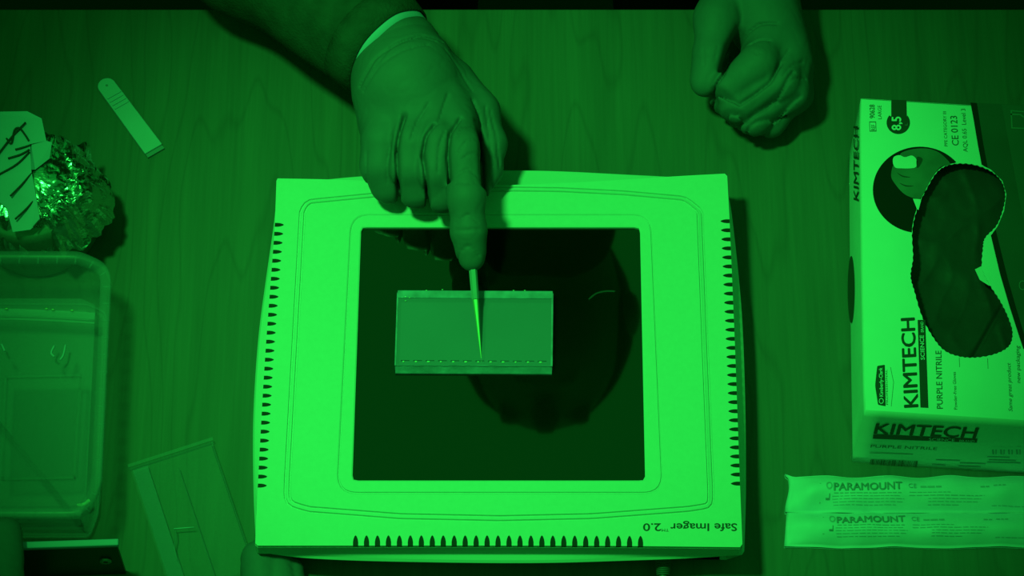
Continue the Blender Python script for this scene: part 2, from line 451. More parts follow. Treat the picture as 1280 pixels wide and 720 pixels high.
# rotate inner loops so that they start where the outer one does
def align(L, ref):
    L = np.array(L); k = np.argmin(np.linalg.norm(L - ref[0], axis=1)); L = np.roll(L, -k, 0)
    if np.linalg.norm(L[10] - ref[10]) > np.linalg.norm(L[-10] - ref[10]): L = np.roll(L[::-1], 1, 0)
    return L
rows = groove(Lo, 0) + groove(Lo, 0.0030, z=ZT + 0.0004)
V2, F2 = tess(plate, [Lo])
verts = [(v.x, v.y, ZT) for v in V2]; faces = [f[::-1] if (V2[f[1]] - V2[f[0]]).cross(V2[f[2]] - V2[f[0]]) < 0 else f for f in F2]
# skirt following the notched outline down to the ledge
b0 = len(verts); npl = len(plate)
cen = sum((Vector(p) for p in plate), Vector()) / npl
verts += [(p.x, p.y, ZT) for p in plate]; verts += [(p.x, p.y, ZW - 0.001) for p in plate]
faces += [[b0 + i, b0 + (i + 1) % npl, b0 + npl + (i + 1) % npl, b0 + npl + i] for i in range(npl)]
b1 = len(verts)
for r in rows: verts += [tuple(p) for p in r]
faces += [[b1 + i for i in f] for f in loops_faces(N0, len(rows))]
cover = mesh_obj('cover', verts, faces, M_white, dev)
# raised middle panel up to the inner joint, then the bezel around the screen
Li = align(resample(W(inner_px, ZT), N0), Lo); Ls = align(resample(W(screen_px, ZT), N0), Lo)
rows = [setz(inset(Lo, 0.0044), ZT + 0.0004), setz(inset(Li, -0.0006), ZT + 0.0004), setz(Li, ZT), setz(inset(Li, 0.0004), ZT - 0.0008)]
v = [tuple(p) for r in rows for p in r]; mesh_obj('raised_panel', v, loops_faces(N0, len(rows)), M_white, dev, smooth=False)
rows = [setz(inset(Li, 0.0004), ZT - 0.0008), setz(inset(Li, 0.0008), ZT - 0.0006), setz(inset(Li, 0.0010), ZT + 0.0004), setz(inset(Ls, -0.0008), ZT + 0.0003), setz(Ls, ZT - 0.0002), setz(Ls, ZT - 0.003)]
v = [tuple(p) for r in rows for p in r]; mesh_obj('bezel', v, loops_faces(N0, len(rows)), M_white, dev)
prism('screen', [tuple(p) for p in inset(Ls, -0.0005)], ZT - 0.006, ZT - 0.0018, M_screen, dev, label='glossy black viewing screen')
# housing: wall under the cover, bright ledge, underside
Wl = np.array([tuple(p) for p in sides_loop(side_px, ZT)]); NW = len(Wl)
Bl = np.array([tuple(p) for p in sides_loop(bulge_px, ZL)])
cx = Wl.mean(0)
def shrink(L, d, z):
    R = inset(L, d); R[:, 2] = z; return R
rows = [shrink(Wl, 0.0022, ZT - 0.0022), shrink(Wl, -0.0002, ZT - 0.0024), shrink(Wl, -0.0003, ZW), shrink(Bl, 0.0012, ZL + 0.0006), shrink(Bl, 0.0, ZL - 0.001), shrink(Bl, 0.001, ZL - 0.004), shrink(Bl, 0.010, 0.006), shrink(Bl, 0.014, 0.004)]
v = [tuple(p) for r in rows for p in r]; f = loops_faces(NW, len(rows)); f.append([(len(rows) - 1) * NW + k for k in range(NW)])
mesh_obj('housing', v, f, M_wall, dev, smooth=False, label='bulging lower housing')
for s, lp in slots:
    c = sum((Vector(p) for p in lp), Vector()) / len(lp)
    bm = bmesh.new(); a = [bm.verts.new((p.x, p.y, ZT - 0.0006)) for p in lp]; b = [bm.verts.new((p.x, p.y, ZT - 0.0022)) for p in lp]
    bm.faces.new(a); bm.faces.new(b[::-1])
    for i in range(len(lp)): bm.faces.new((a[i], b[i], b[(i + 1) % len(lp)], a[(i + 1) % len(lp)]))
    bm_obj('vent_slot', bm, M_dark, cover)  # near-black plug stands in for the shade inside the slot
for px, py in ((380, 300), (880, 300), (860, 650), (390, 650)):
    p = at(px, py, 0); ft = [(p.x + .008 * math.cos(t), p.y + .008 * math.sin(t)) for t in np.linspace(0, 2 * math.pi, 13)[:-1]]
    prism('foot', ft, 0.0, 0.005, M_cable, dev)
PT = (Vector((0, 0, ZT)), Vector((0, 0, 1)))
text('lettering', 'Safe Imager', (921, 654.5), (838, 654.5), (921, 664), PT, M_ink, cover, bold=0.01)
text('lettering', 'TM', (836, 661), (827, 661), (836, 664.5), PT, M_ink, cover)
text('lettering', '2.0', (826, 654.5), (804, 654.5), (826, 664), PT, M_ink, cover, bold=0.01)
# label strip on the back bulge, half under the hand
PB = (Vector((0, 0, ZL + 0.0012)), Vector((0, 0, 1)))
cab = thing('cable', 'dark ribbed cable leaving the front of the transilluminator', 'cable', tuple(at(828, 716, 0)))
c0 = P3(829, 690, 0.013); c1 = at(829, 722, 0.010); pts = [Vector(c0).lerp(c1, t) for t in np.linspace(0, 1, 5)] + [at(831, 760, 0.006), at(840, 830, 0.004), at(860, 930, 0.004)]
tube('cord', spline(pts, 4), 0.0026, M_cable, cab)
for k in range(9):
    t = 0.30 + k * 0.07; a = Vector(c0).lerp(c1, t); b = Vector(c0).lerp(c1, t + 0.04)
    tube('strain_relief_rib', [a, b], 0.0052 - k * .00012, M_cable, cab, n=16)

# ------------------------------------------------------------------ gel slab
ZG = ZT - 0.0018; TG = 0.0065
gel = thing('agarose_gel', 'translucent rectangular gel slab lying on the black screen', 'gel', tuple(at(593, 420, ZG)))
gq = [at(497, 366, ZG + TG), at(691, 367, ZG + TG), at(690, 458, ZG + TG), at(494, 457, ZG + TG)]
rq = [(p.x, p.y) for p in gq]
# slab with a row of wells cut through the top surface near the front edge
def gl(u, v_): # bilinear on the gel top
    a = Vector(rq[0]).lerp(Vector(rq[1]), u); b = Vector(rq[3]).lerp(Vector(rq[2]), u); return a.lerp(b, v_)
rnd = random.Random(3)
edge = [gl(u, 0.0 + rnd.uniform(-.006, .006)) for u in np.linspace(0, 1, 40)] + [gl(1, v_) for v_ in np.linspace(.1, .9, 6)] + [gl(u, 1 + rnd.uniform(-.004, .004)) for u in np.linspace(1, 0, 40)] + [gl(0, v_) for v_ in np.linspace(.9, .1, 6)]
wells = []
for k in range(12):
    u0 = 0.035 + k * 0.0795; wells.append([gl(u0, .925), gl(u0 + .055, .925), gl(u0 + .055, .945), gl(u0, .945)])
Vg, Fg = tess(edge, wells)
verts = [(a.x, a.y, ZG + TG) for a in Vg]; faces = [f[::-1] if (Vg[f[1]] - Vg[f[0]]).cross(Vg[f[2]] - Vg[f[0]]) < 0 else f for f in Fg]
b = len(verts); n = len(edge)
verts += [(p.x, p.y, ZG + TG) for p in edge] + [(p.x, p.y, ZG + 0.0002) for p in edge]
faces += [[b + i, b + (i + 1) % n, b + n + (i + 1) % n, b + n + i] for i in range(n)] + [[b + n + i for i in range(n)]]
for wl in wells:
    b = len(verts); verts += [(p.x, p.y, ZG + TG) for p in wl] + [(p.x, p.y, ZG + TG - .0010) for p in wl]
    faces += [[b + i, b + (i + 1) % 4, b + 4 + (i + 1) % 4, b + 4 + i] for i in range(4)] + [[b + 4, b + 5, b + 6, b + 7]]
mesh_obj('slab', verts, faces, M_gel, gel)
def strip(u0, v0, u1, v1, z0, z1, name, m, parent):
    q = [gl(u0, v0), gl(u1, v0), gl(u1, v1), gl(u0, v1)]; return prism(name, q, z0, z1, m, parent)
o = strip(0, -0.03, 1, 0.075, ZG + TG - .0005, ZG + TG + 0.0008, 'back_lip', M_gelrim, gel); bevel(o, .0004)
q = [gl(0, .985), gl(1, .985), gl(1, 1.055), gl(0, 1.055)]
mesh_obj('front_lip', [(q[0].x, q[0].y, ZG + TG + .0003), (q[1].x, q[1].y, ZG + TG + .0003), (q[2].x, q[2].y, ZG + .0016), (q[3].x, q[3].y, ZG + .0016),
                       (q[0].x, q[0].y, ZG + .0003), (q[1].x, q[1].y, ZG + .0003), (q[2].x, q[2].y, ZG + .0003), (q[3].x, q[3].y, ZG + .0003)],
         [[3, 2, 1, 0], [4, 5, 6, 7], [2, 3, 7, 6], [0, 1, 5, 4], [1, 2, 6, 5], [3, 0, 4, 7]], M_gelrim, gel)
o = strip(-.004, 0.0, .006, 1, ZG + 0.0005, ZG + TG + 0.0004, 'side_lip', M_gelrim, gel)
o = strip(.992, 0.0, 1.003, 1, ZG + 0.0005, ZG + TG + 0.0004, 'side_lip', M_gelrim, gel)
for k, wl in enumerate(wells):
    c = sum((Vector(p) for p in wl), Vector((0, 0))) / 4
    bm = bmesh.new(); bmesh.ops.create_icosphere(bm, subdivisions=2, radius=0.0007)
    for v_ in bm.verts: v_.co = Vector((v_.co.x * (1.0 + (k % 3) * .3), v_.co.y * .8, v_.co.z * .9)) + Vector((c.x - .001, c.y - .0006, ZG + TG + .0002))
    bm_obj('well_droplet', bm, M_bead, gel, smooth=True)  # droplets coloured near white to carry their specular dots
for px, py in ((507, 371), (512, 372), (533, 363), (553, 362), (507, 376), (642, 363), (656, 363)):
    p = at(px, py, ZG + TG + .0008)
    bm = bmesh.new(); bmesh.ops.create_icosphere(bm, subdivisions=2, radius=0.0004)
    for v_ in bm.verts: v_.co = Vector((v_.co.x * 1.5, v_.co.y * .7, v_.co.z * .6)) + p
    bm_obj('bubble', bm, M_bead, gel, smooth=True)
fib = thing('gel_sliver', 'thin curved translucent sliver lying on the black screen, right of the gel', 'gel scrap', tuple(at(752, 368, ZG)))
tube('sliver', spline([at(736, 374, ZG + .0007), at(745, 367, ZG + .0007), at(757, 364, ZG + .0007), at(769, 364, ZG + .0007)], 5), [0.0006] * 15 + [.0004], M_tray, fib, n=8)

# ------------------------------------------------------------------ hands
PXM = 1 / 1950.0
def hand_mesh(name, groups, palm, creases, lo, hi, parent, seed, h=0.0011, wamp=0.0003, kp=0.018, kj=0.011):
    def fn(X, Y, Z):
        d = None
        for (a, b, ra, rb) in palm:
            q = caps(X, Y, Z, a, b, ra, rb); d = q if d is None else smin(d, q, kp)
        fd = None
        for g, kg in groups[1:]:
            q = chain(X, Y, Z, g, 0.006); fd = q if fd is None else smin(fd, q, kg)
        d = smin(d, fd, kj)
        d = smin(d, chain(X, Y, Z, groups[0][0], 0.006), groups[0][1])
        wv = wrinkle(X, Y, Z, 130, seed)
        ridg = (1 - np.abs(wrinkle(X, Y, Z, 210, seed + 7)) * 3).clip(0, 1) ** 3
        d = d - wamp * wv + 0.00022 * ridg
        for pts, wd, dp in creases:
            d = d + dp * crease(X, Y, pts, wd)
        return d
    V, Q = surf(fn, lo, hi, h)
    return mesh_obj(name, V, Q, M_glove, parent, smooth=True)
def bounds(ps, m):
    A = np.array(ps); return A.min(0) - m, A.max(0) + m

person = thing('person', 'person in dark long-sleeved top and nitrile gloves, one hand cutting the gel with a scalpel', 'person', tuple((-0.04, 0.42, FLOOR_Z)))
# --- cutting hand
F = {}
F['index'] = [(P3(566, 140, .080), .0130), (P3(579, 186, .094), .0122), (P3(583, 246, .088), .0115), (P3(586, 290, .077), .0106), (P3(589, 316, .069), .0084), (P3(590, 325, .067), .0068)]
F['middle'] = [(P3(540, 140, .080), .0130), (P3(548, 180, .091), .0126), (P3(545, 212, .086), .0126), (P3(553, 242, .072), .0112), (P3(556, 236, .062), .0100), (P3(558, 212, .056), .0088)]
F['ring'] = [(P3(510, 140, .075), .0130), (P3(515, 178, .086), .0128), (P3(513, 210, .080), .0128), (P3(521, 237, .068), .0112), (P3(525, 230, .061), .0100), (P3(530, 205, .056), .0088)]
F['pinky'] = [(P3(486, 140, .069), .0120), (P3(479, 178, .077), .0134), (P3(478, 207, .071), .0134), (P3(487, 230, .062), .0116), (P3(494, 222, .058), .0098), (P3(503, 200, .055), .0085)]
F['thumb'] = [(P3(566, 105, .070), .0160), (P3(598, 140, .068), .0132), (P3(613, 180, .064), .0100), (P3(610, 212, .062), .0088), (P3(604, 236, .062), .0062)]
palm = [(P3(503, 80, .072), P3(510, 110, .076), .0295, .0295), (P3(510, 110, .076), P3(560, 160, .075), .0285, .018), (P3(510, 110, .076), P3(522, 160, .071), .0285, .019), (P3(505, 105, .073), P3(486, 160, .065), .027, .016)]
cr = [([at(506, 152, .09), at(500, 178, .085), at(497, 205, .075), at(499, 248, .065)], .0015, .0042),
      ([at(543, 158, .10), at(533, 182, .09), at(529, 209, .08), at(536, 252, .075)], .0014, .0040),
      ([at(575, 148, .10), at(563, 175, .095), at(560, 205, .09), at(563, 240, .08)], .0013, .0032),
      ([at(597, 152, .09), at(602, 185, .09), at(604, 235, .09)], .0016, .004),
      ([at(556, 168, .1), at(549, 186, .1), at(547, 212, .1)], .0007, .0010),
      ([at(452, 116, .085), at(470, 82, .098), at(500, 58, .105), at(528, 44, .105), at(552, 46, .10)], .0010, .0016),
      ([at(456, 128, .08), at(476, 92, .098), at(505, 70, .105), at(535, 58, .105)], .0007, .0011),
      ([at(488, 62, .105), at(515, 50, .105), at(545, 53, .10)], .0006, .0010)]
for ln, wd, dp in (([(536, 132), (522, 150), (514, 175)], .0008, .0012), ([(560, 118), (553, 138), (547, 160)], .0008, .0012), ([(590, 112), (598, 126), (600, 150)], .0009, .0016),
                   ([(572, 180), (578, 165), (592, 158)], .0006, .0010), ([(574, 196), (584, 184), (599, 180)], .0006, .0010), ([(576, 206), (588, 198), (601, 196)], .0006, .0009),
                   ([(612, 118), (620, 145), (624, 180)], .0007, .0010), ([(606, 115), (611, 145), (616, 190), (608, 228)], .0007, .0010), ([(458, 175), (456, 195), (462, 215)], .0007, .0010),
                   ([(470, 92), (490, 72), (520, 60)], .0006, .0009), ([(555, 60), (575, 80), (590, 100)], .0006, .0007), ([(490, 165), (484, 185), (482, 205)], .0006, .0006)):
    cr.append(([at(x, y, .098) for x, y in ln], wd, dp))
for dy, s in ((262, 1), (278, -1), (290, 1), (232, -1), (215, 1)):
    cr.append(([at(570, dy + 4 * s, .1), at(585, dy - 2, .1), at(598, dy + 5 * s, .1)], .0007, .0009))
pts = [p for g in F.values() for p, r in g] + [palm[0][0]]
lo, hi = bounds(pts, 0.036)
lo[2] = max(lo[2], ZT + .001)
M0 = hand_mesh('glove', [(F['thumb'], .008), (F['pinky'], .0035), (F['ring'], .0022), (F['middle'], .0022), (F['index'], .003)], palm, cr, lo, hi, person, 3)
M0['label'] = 'nitrile glove on the hand holding the scalpel, index finger stretched out'
# --- resting hand (loose fist)
R_ = {}
R_['index'] = [(P3(968, 42, 0.0414), .0135), (P3(948, 80, 0.0503), .0125), (P3(912, 108, 0.0444), .0112), (P3(900, 98, 0.0326), .0100), (P3(915, 80, 0.0252), .0090)]
R_['middle'] = [(P3(985, 62, 0.0385), .0130), (P3(975, 104, 0.0429), .0122), (P3(922, 132, 0.0370), .0112), (P3(908, 124, 0.0266), .0100), (P3(925, 100, 0.0207), .0090)]
R_['ring'] = [(P3(992, 80, 0.0340), .0125), (P3(988, 116, 0.0340), .0118), (P3(942, 148, 0.0281), .0108), (P3(925, 140, 0.0192), .0095), (P3(945, 115, 0.0148), .0090)]
R_['pinky'] = [(P3(996, 90, 0.0266), .0115), (P3(995, 118, 0.0252), .0108), (P3(962, 152, 0.0192), .0098), (P3(950, 148, 0.0118), .0088), (P3(965, 125, 0.0105), .0080)]
R_['thumb'] = [(P3(915, -25, 0.0429), .0165), (P3(896, 25, 0.0474), .0150), (P3(889, 70, 0.0444), .0118), (P3(884, 95, 0.0400), .0100), (P3(881, 104, 0.0385), .0092)]
palm2 = [(P3(915, -75, .0444), P3(936, -30, .043), .030, .026), (P3(936, -30, .043), P3(965, 55, .036), .026, .020), (P3(944, -15, .036), P3(980, 80, .030), .022, .018)]
cr2 = [([at(925, 40, .05), at(911, 62, .05), at(903, 88, .05)], .0024, .0070),
       ([at(893, 122, .04), at(925, 128, .05), at(962, 106, .05), at(976, 84, .05)], .0011, .0028),
       ([at(905, 142, .04), at(935, 148, .04), at(975, 124, .04), at(990, 98, .045)], .0010, .0020),
       ([at(935, 162, .03), at(965, 152, .03), at(1000, 122, .04)], .0010, .0018),
       ([at(915, 48, .05), at(930, 34, .06), at(950, 27, .06), at(972, 28, .06)], .0009, .0020),
       ([at(926, 64, .05), at(938, 54, .06), at(950, 49, .06), at(962, 50, .06)], .0008, .0018),
       ([at(966, 104, .05), at(973, 84, .05), at(985, 66, .05)], .0007, .0012),
       ([at(978, 100, .05), at(990, 84, .05), at(1004, 74, .05)], .0007, .0010),
       ([at(970, 130, .04), at(988, 112, .04), at(1006, 102, .04)], .0007, .0012),
       ([at(940, 66, .06), at(946, 72, .06), at(950, 70, .06)], .0005, .0009),
       ([at(908, 84, .05), at(904, 98, .05), at(894, 112, .045), at(884, 122, .04)], .0012, .0045),
       ([at(878, 60, .05), at(880, 84, .05)], .0006, .0005), ([at(893, 80, .05), at(896, 64, .05)], .0006, .0006)]
pts = [p for g in R_.values() for p, r in g] + [palm2[0][0]]
lo, hi = bounds(pts, 0.034); lo[2] = 0.001
o = hand_mesh('glove', [(R_['thumb'], .0035), (R_['pinky'], .003), (R_['ring'], .002), (R_['middle'], .002), (R_['index'], .003)], palm2, cr2, lo, hi, person, 11, kj=.0045)
o['label'] = 'nitrile glove on the loosely closed resting hand'
# --- sleeves, torso, head, legs
W1 = np.array(P3(503, 80, .072)); E1 = np.array((-0.262, 0.322, 0.054)); S1 = np.array((-0.165, 0.42, 0.56))
W2 = np.array(P3(915, -75, .0444)); E2 = np.array((0.255, 0.38, 0.08)); S2 = np.array((0.225, 0.43, 0.56))
ch = np.array((0.03, 0.425, 0.45)); pelv = np.array((0.03, 0.53, 0.16)); neck = np.array((0.03, 0.385, 0.64)); head = np.array((0.03, 0.325, 0.765))
ax1 = (E1 - W1) / np.linalg.norm(E1 - W1); ax2 = (E2 - W2) / np.linalg.norm(E2 - W2)
def body_fn(X, Y, Z, g=0.0):
    d = ell(X, Y, Z, ch, (0.17 + g, 0.115 + g, 0.20 + g))
    d = smin(d, ell(X, Y, Z, (ch + pelv) / 2, (0.145 + g, 0.105 + g, 0.20 + g)), .05)
    d = smin(d, ell(X, Y, Z, pelv, (0.165 + g, 0.12 + g, 0.13 + g)), .05)
    d = smin(d, caps(X, Y, Z, S1, S2, .058 + g, .058 + g), .05)
    return d
def arm_fn(X, Y, Z, W_, E_, S_, ax, start, rw, g=0.0):
    a = W_ + ax * start
    d = caps(X, Y, Z, a, W_ + (E_ - W_) * .55, rw + g, .049 + g)
    d = smin(d, caps(X, Y, Z, W_ + (E_ - W_) * .55, E_, .049 + g, .048 + g), .02)
    return smin(d, caps(X, Y, Z, E_, S_, .047 + g, .058 + g), .03)
def skin_fn(X, Y, Z):
    d = body_fn(X, Y, Z, -.012)
    d = smin(d, arm_fn(X, Y, Z, W1, E1, S1, ax1, -.01, .024, -.012), .02)
    d = smin(d, arm_fn(X, Y, Z, W2, E2, S2, ax2, -.01, .024, -.012), .02)
    d = smin(d, caps(X, Y, Z, ch + np.array((0, 0, .12)), neck, .06, .055), .03)
    d = smin(d, caps(X, Y, Z, neck, head, .055, .06), .02)
    d = smin(d, ell(X, Y, Z, head, (.074, .095, .112)), .02)
    d = smin(d, ell(X, Y, Z, head + np.array((0, -.045, -.06)), (.045, .045, .05)), .02)          # jaw
    d = smin(d, caps(X, Y, Z, head + np.array((0, -.088, .012)), head + np.array((0, -.110, -.028)), .008, .014), .01)  # nose
    for s in (-1, 1):
        d = smin(d, ell(X, Y, Z, head + np.array((s * .077, .005, -.01)), (.012, .02, .034)), .004)  # ears
        e = head + np.array((s * .031, -.098, .008)); d = np.maximum(d, -(ell(X, Y, Z, e, (.018, .014, .010))))
        d = smin(d, ell(X, Y, Z, e + np.array((0, .012, 0)), (.013, .013, .010)), .003)
    m = head + np.array((0, -.094, -.062)); d = smin(d, caps(X, Y, Z, m + np.array((-.02, .006, 0)), m + np.array((.02, .006, 0)), .007, .007), .005)
    return d
V, Q = surf(skin_fn, (-.36, .08, -.02), (.36, .70, .90), .0065)
mesh_obj('body', V, Q, M_skin, person, smooth=True)
def jacket_fn(X, Y, Z):
    d = body_fn(X, Y, Z)
    for W_, E_, S_, ax, st, rw in ((W1, E1, S1, ax1, .020, .0365), (W2, E2, S2, ax2, .010, .034)):
        a = arm_fn(X, Y, Z, W_, E_, S_, ax, st, rw)
        t = (X - W_[0]) * ax[0] + (Y - W_[1]) * ax[1] + (Z - W_[2]) * ax[2]
        near = ((X - W_[0]) ** 2 + (Y - W_[1]) ** 2 + (Z - W_[2]) ** 2) < .09 ** 2
        a = np.where(near, np.maximum(a, st - t), a)
        d = smin(d, a, .025)
    d = smin(d, caps(X, Y, Z, neck - np.array((0, 0, .03)), neck + np.array((0, -.01, .02)), .066, .064), .02)
    return d - .0022 * wrinkle(X, Y, Z, 60, 5)
V, Q = surf(jacket_fn, (-.37, .10, .004), (.37, .70, .70), .0046)
mesh_obj('long_sleeved_top', V, Q, M_sleeve, person, smooth=True, label='dark long-sleeved top')
def trouser_fn(X, Y, Z):
    d = ell(X, Y, Z, pelv + np.array((0, 0, -.02)), (.18, .135, .14))
    for s in (-1, 1):
        hp = pelv + np.array((s * .09, 0, -.05)); kn = np.array((.03 + s * .11, .52, -.30)); an = np.array((.03 + s * .12, .56, -.66))
        d = smin(d, caps(X, Y, Z, hp, kn, .088, .062), .03); d = smin(d, caps(X, Y, Z, kn, an, .060, .048), .02)
    return d
V, Q = surf(trouser_fn, (-.24, .34, -.74), (.30, .70, .30), .011)
mesh_obj('trousers', V, Q, M_trousers, person, smooth=True)
for s in (-1, 1):
    bx = .03 + s * .12
    V, Q = surf(lambda X, Y, Z: np.maximum(smin(ell(X, Y, Z, (bx, .49, -.70), (.048, .13, .05)), caps(X, Y, Z, (bx, .56, -.70), (bx, .56, -.66), .045, .045), .02), -.749 - Z), (bx - .07, .33, -.77), (bx + .07, .68, -.6), .008)
    mesh_obj('shoe', V, Q, M_trousers, person, smooth=True)
def hair_fn(X, Y, Z):
    d = ell(X, Y, Z, head + np.array((0, .012, .014)), (.083, .100, .112))
    return np.maximum(d, -ell(X, Y, Z, head + np.array((0, -.09, -.045)), (.075, .075, .09))) - .002 * wrinkle(X, Y, Z, 120, 2)
V, Q = surf(hair_fn, head - .14, head + .14, .006)
mesh_obj('hair', V, Q, M_hair, person, smooth=True)
# cuffs: flared open bands between glove and sleeve
def cuff(Wc, ax, t0, t1, r0, r1, name, m, label=None, tilt=(0, 0, 0)):
    ax = Vector(ax); u = ax.orthogonal().normalized(); v_ = ax.cross(u); n = 48; rows = []
    for t, r in ((t0, r0 - .0012), (t0, r0), ((t0 + t1) / 2, (r0 + r1) / 2 + .0006), (t1, r1), (t1, r1 - .0012)):
        rows.append([Vector(Wc) + ax * t + (u * math.cos(a) + v_ * math.sin(a)) * r * (1 + .012 * math.sin(3 * a) + .01 * math.sin(7 * a)) for a in np.linspace(0, 2 * math.pi, n + 1)[:-1]])
    return mesh_obj(name, [p for r in rows for p in r], loops_faces(n, len(rows)), m, person, smooth=True, label=label)
cuff(W1, ax1, .009, .023, .0322, .0335, 'cuff', M_cuff, 'pale cuff between glove and dark sleeve')
cuff(W1, ax1, -.004, .0115, .0302, .0322, 'glove_cuff', M_glove)
cuff(W1, ax1, .0135, .034, .0352, .0385, 'sleeve_hem', M_sleeve)
cuff(W2, ax2, -.006, .016, .0310, .0325, 'glove_cuff', M_glove)

# ------------------------------------------------------------------ scalpel held in the hand
sc = thing('scalpel', 'slim metal scalpel held in the gloved hand, its tip pressed into the gel', 'scalpel', tuple(at(602, 455, ZG + TG)))
tip = at(602, 453, ZG + TG - .001); mid = at(594, 372, .0585); top = at(591, 334, .066); back = at(584, 245, .083)
dv = (mid - tip).normalized(); sd = Vector((1, .12, 0)).normalized(); nn = dv.cross(sd).normalized()
def loft(name, secs, m, parent, label=None):
    verts = []; k = None
    for c, a, b in secs:
        ring = [(-a, 0), (-a * .5, b), (a * .5, b), (a, 0), (a * .5, -b), (-a * .5, -b)]; k = len(ring)
        verts += [Vector(c) + sd * x + nn * y for x, y in ring]
    f = loops_faces(k, len(secs)); f.append(list(range(k))[::-1]); f.append([(len(secs) - 1) * k + i for i in range(k)])
    return mesh_obj(name, verts, f, m, parent, label=label)
loft('blade', [(tip, .0001, .0001), (tip.lerp(mid, .3), .0007, .0005), (tip.lerp(mid, .7), .0013, .0007), (mid, .0019, .0008), (mid.lerp(top, .2), .0021, .0009)], M_metal, sc)
loft('handle', [(mid.lerp(top, -.05), .0022, .0016), (mid.lerp(top, .15), .0024, .0020), (top, .0026, .0026), (top.lerp(back, .5), .0030, .0028), (back, .0034, .0030), (back + (back - top) * .8, .0034, .0030)], M_handle, sc)

# ------------------------------------------------------------------ glove carton
ZB = 0.077
box = thing('glove_carton', 'white and dark printed glove carton with a torn oval opening, right side of the table', 'carton', tuple(at(1180, 350, 0)))
TL = at(1076.5, 123.5, ZB); BL = at(1082, 512, ZB)
ul = (BL - TL).normalized(); ur = Vector((-ul.y, ul.x, 0));
if ur.x < 0: ur = -ur
ur = (at(1275, 529, ZB) - BL).normalized() * .5 + ur * .5; ur.normalize()
Lx = 0.125; BR = BL + ur * Lx; TR = TL + ur * Lx
bean = [(1141, 322), (1140, 290), (1146, 262), (1158, 236), (1172, 214), (1190, 205), (1215, 205), (1238, 213), (1252, 226), (1257, 243), (1254, 262), (1246, 282), (1232, 297), (1229, 310), (1228, 335), (1237, 355), (1250, 375), (1260, 395), (1266, 415), (1262, 432), (1246, 442), (1222, 447), (1200, 446), (1180, 438), (1165, 420), (1152, 395), (1143, 365), (1138, 345)]
bs = spline(bean, 7, closed=True); serr = []
bc = np.mean(bs, axis=0)
for i, p in enumerate(bs):
    d = p - np.roll(np.array(bs), 1, 0)[i]; nrm = np.array((-d[1], d[0])); nrm = nrm / (np.linalg.norm(nrm) + 1e-9)
    serr.append(p + nrm * (0.7 if i % 2 else -0.2))
hole = [at(p[0], p[1], ZB) for p in serr]
Vt, Ft = tess([TL, TR, BR, BL], [hole])
n = len(Vt)
verts = [(a.x, a.y, ZB) for a in Vt] + [(a.x, a.y, ZB - .0006) for a in Vt]
faces = [f[::-1] if (Vt[f[1]] - Vt[f[0]]).cross(Vt[f[2]] - Vt[f[0]]) < 0 else f for f in Ft]
faces += [[i + n for i in f[::-1]] for f in faces]
b = len(verts); nh = len(hole)
verts += [(p.x, p.y, ZB) for p in hole] + [(p.x, p.y, ZB - .0006) for p in hole]
faces += [[b + i, b + (i + 1) % nh, b + nh + (i + 1) % nh, b + nh + i] for i in range(nh)]
toppan = mesh_obj('top_panel', verts, faces, M_card, box)
def wall(a, b_, name, bulge=0.0, m=M_cardside, nrm=None):
    d = (b_ - a); nrm = Vector((d.y, -d.x, 0)).normalized(); c = (TL + BR) / 2
    if (a - c).dot(nrm) < 0: nrm = -nrm
    vs = []; K = 9; J = 13
    for j in range(K):
        for i in range(J):
            s = i / (J - 1); t = j / (K - 1)
            off = bulge * math.sin(math.pi * s) ** .6 * math.sin(math.pi * t)
            p = a.lerp(b_, s); vs.append(Vector((p.x, p.y, ZB * (1 - t))) + nrm * off)
    fs = []
    for j in range(K - 1):
        for i in range(J - 1): fs.append([j * J + i, j * J + i + 1, (j + 1) * J + i + 1, (j + 1) * J + i])
    o = mesh_obj(name, vs, fs, m, box, smooth=True)
    s = o.modifiers.new('solid', 'SOLIDIFY'); s.thickness = .0006; s.offset = 0
    return nrm
nF = wall(BL, BR, 'front_panel', .0008); nL = wall(TL, BL, 'side_panel', .0015); wall(TR, BR, 'side_panel'); wall(TL, TR, 'back_panel')
prism('bottom_panel', [TL, TR, BR, BL], .0002, .0008, M_cardside, box)
TP = (Vector((0, 0, ZB)), Vector((0, 0, 1)))
# printed right part with black curved stripe
def clip_hole(poly): return poly
stripe_l = [(1213, 128.5), (1217, 150), (1222, 178), (1228, 207)]
flat_print('printed_band', [(1214, 128.5), (1290, 132), (1330, 134), (1330, 445), (1284, 440), (1276, 412), (1268, 385), (1259, 352), (1249, 315), (1241, 291), (1247, 283), (1255, 264), (1258, 243), (1253, 226), (1238.5, 212), (1229, 207.5), (1223, 178)], TP, M_cardpurple, toppan, label='dark printed part of the lid')
flat_print('black_stripe', [(1213, 128.5), (1221, 129), (1225, 155), (1229, 180), (1234.5, 209.5), (1227, 206.2), (1222, 180), (1217, 150)], TP, M_cardblack, toppan, eps=.0003)
flat_print('black_stripe', [(1238.5, 294.5), (1244.5, 287.5), (1252, 318), (1260, 350), (1270, 385), (1282, 425), (1285, 442), (1279, 436), (1273, 418), (1262, 384), (1250, 343)], TP, M_cardblack, toppan, eps=.0003)
flat_print('printed_band', [(1252, 131), (1290, 132.5), (1292, 330), (1276, 260), (1262, 185)], TP, M_cardpurple2, toppan, eps=.00025)
def frame_px(q, t):
    c = np.mean(q, axis=0); return q, [tuple(c + (np.array(p) - c) * t) for p in q]
q, h = frame_px([(1263, 138), (1288, 140), (1290, 162), (1264, 161)], .87)
flat_print('printed_icon', q, TP, M_outline, toppan, eps=.0004, holes_px=[h])
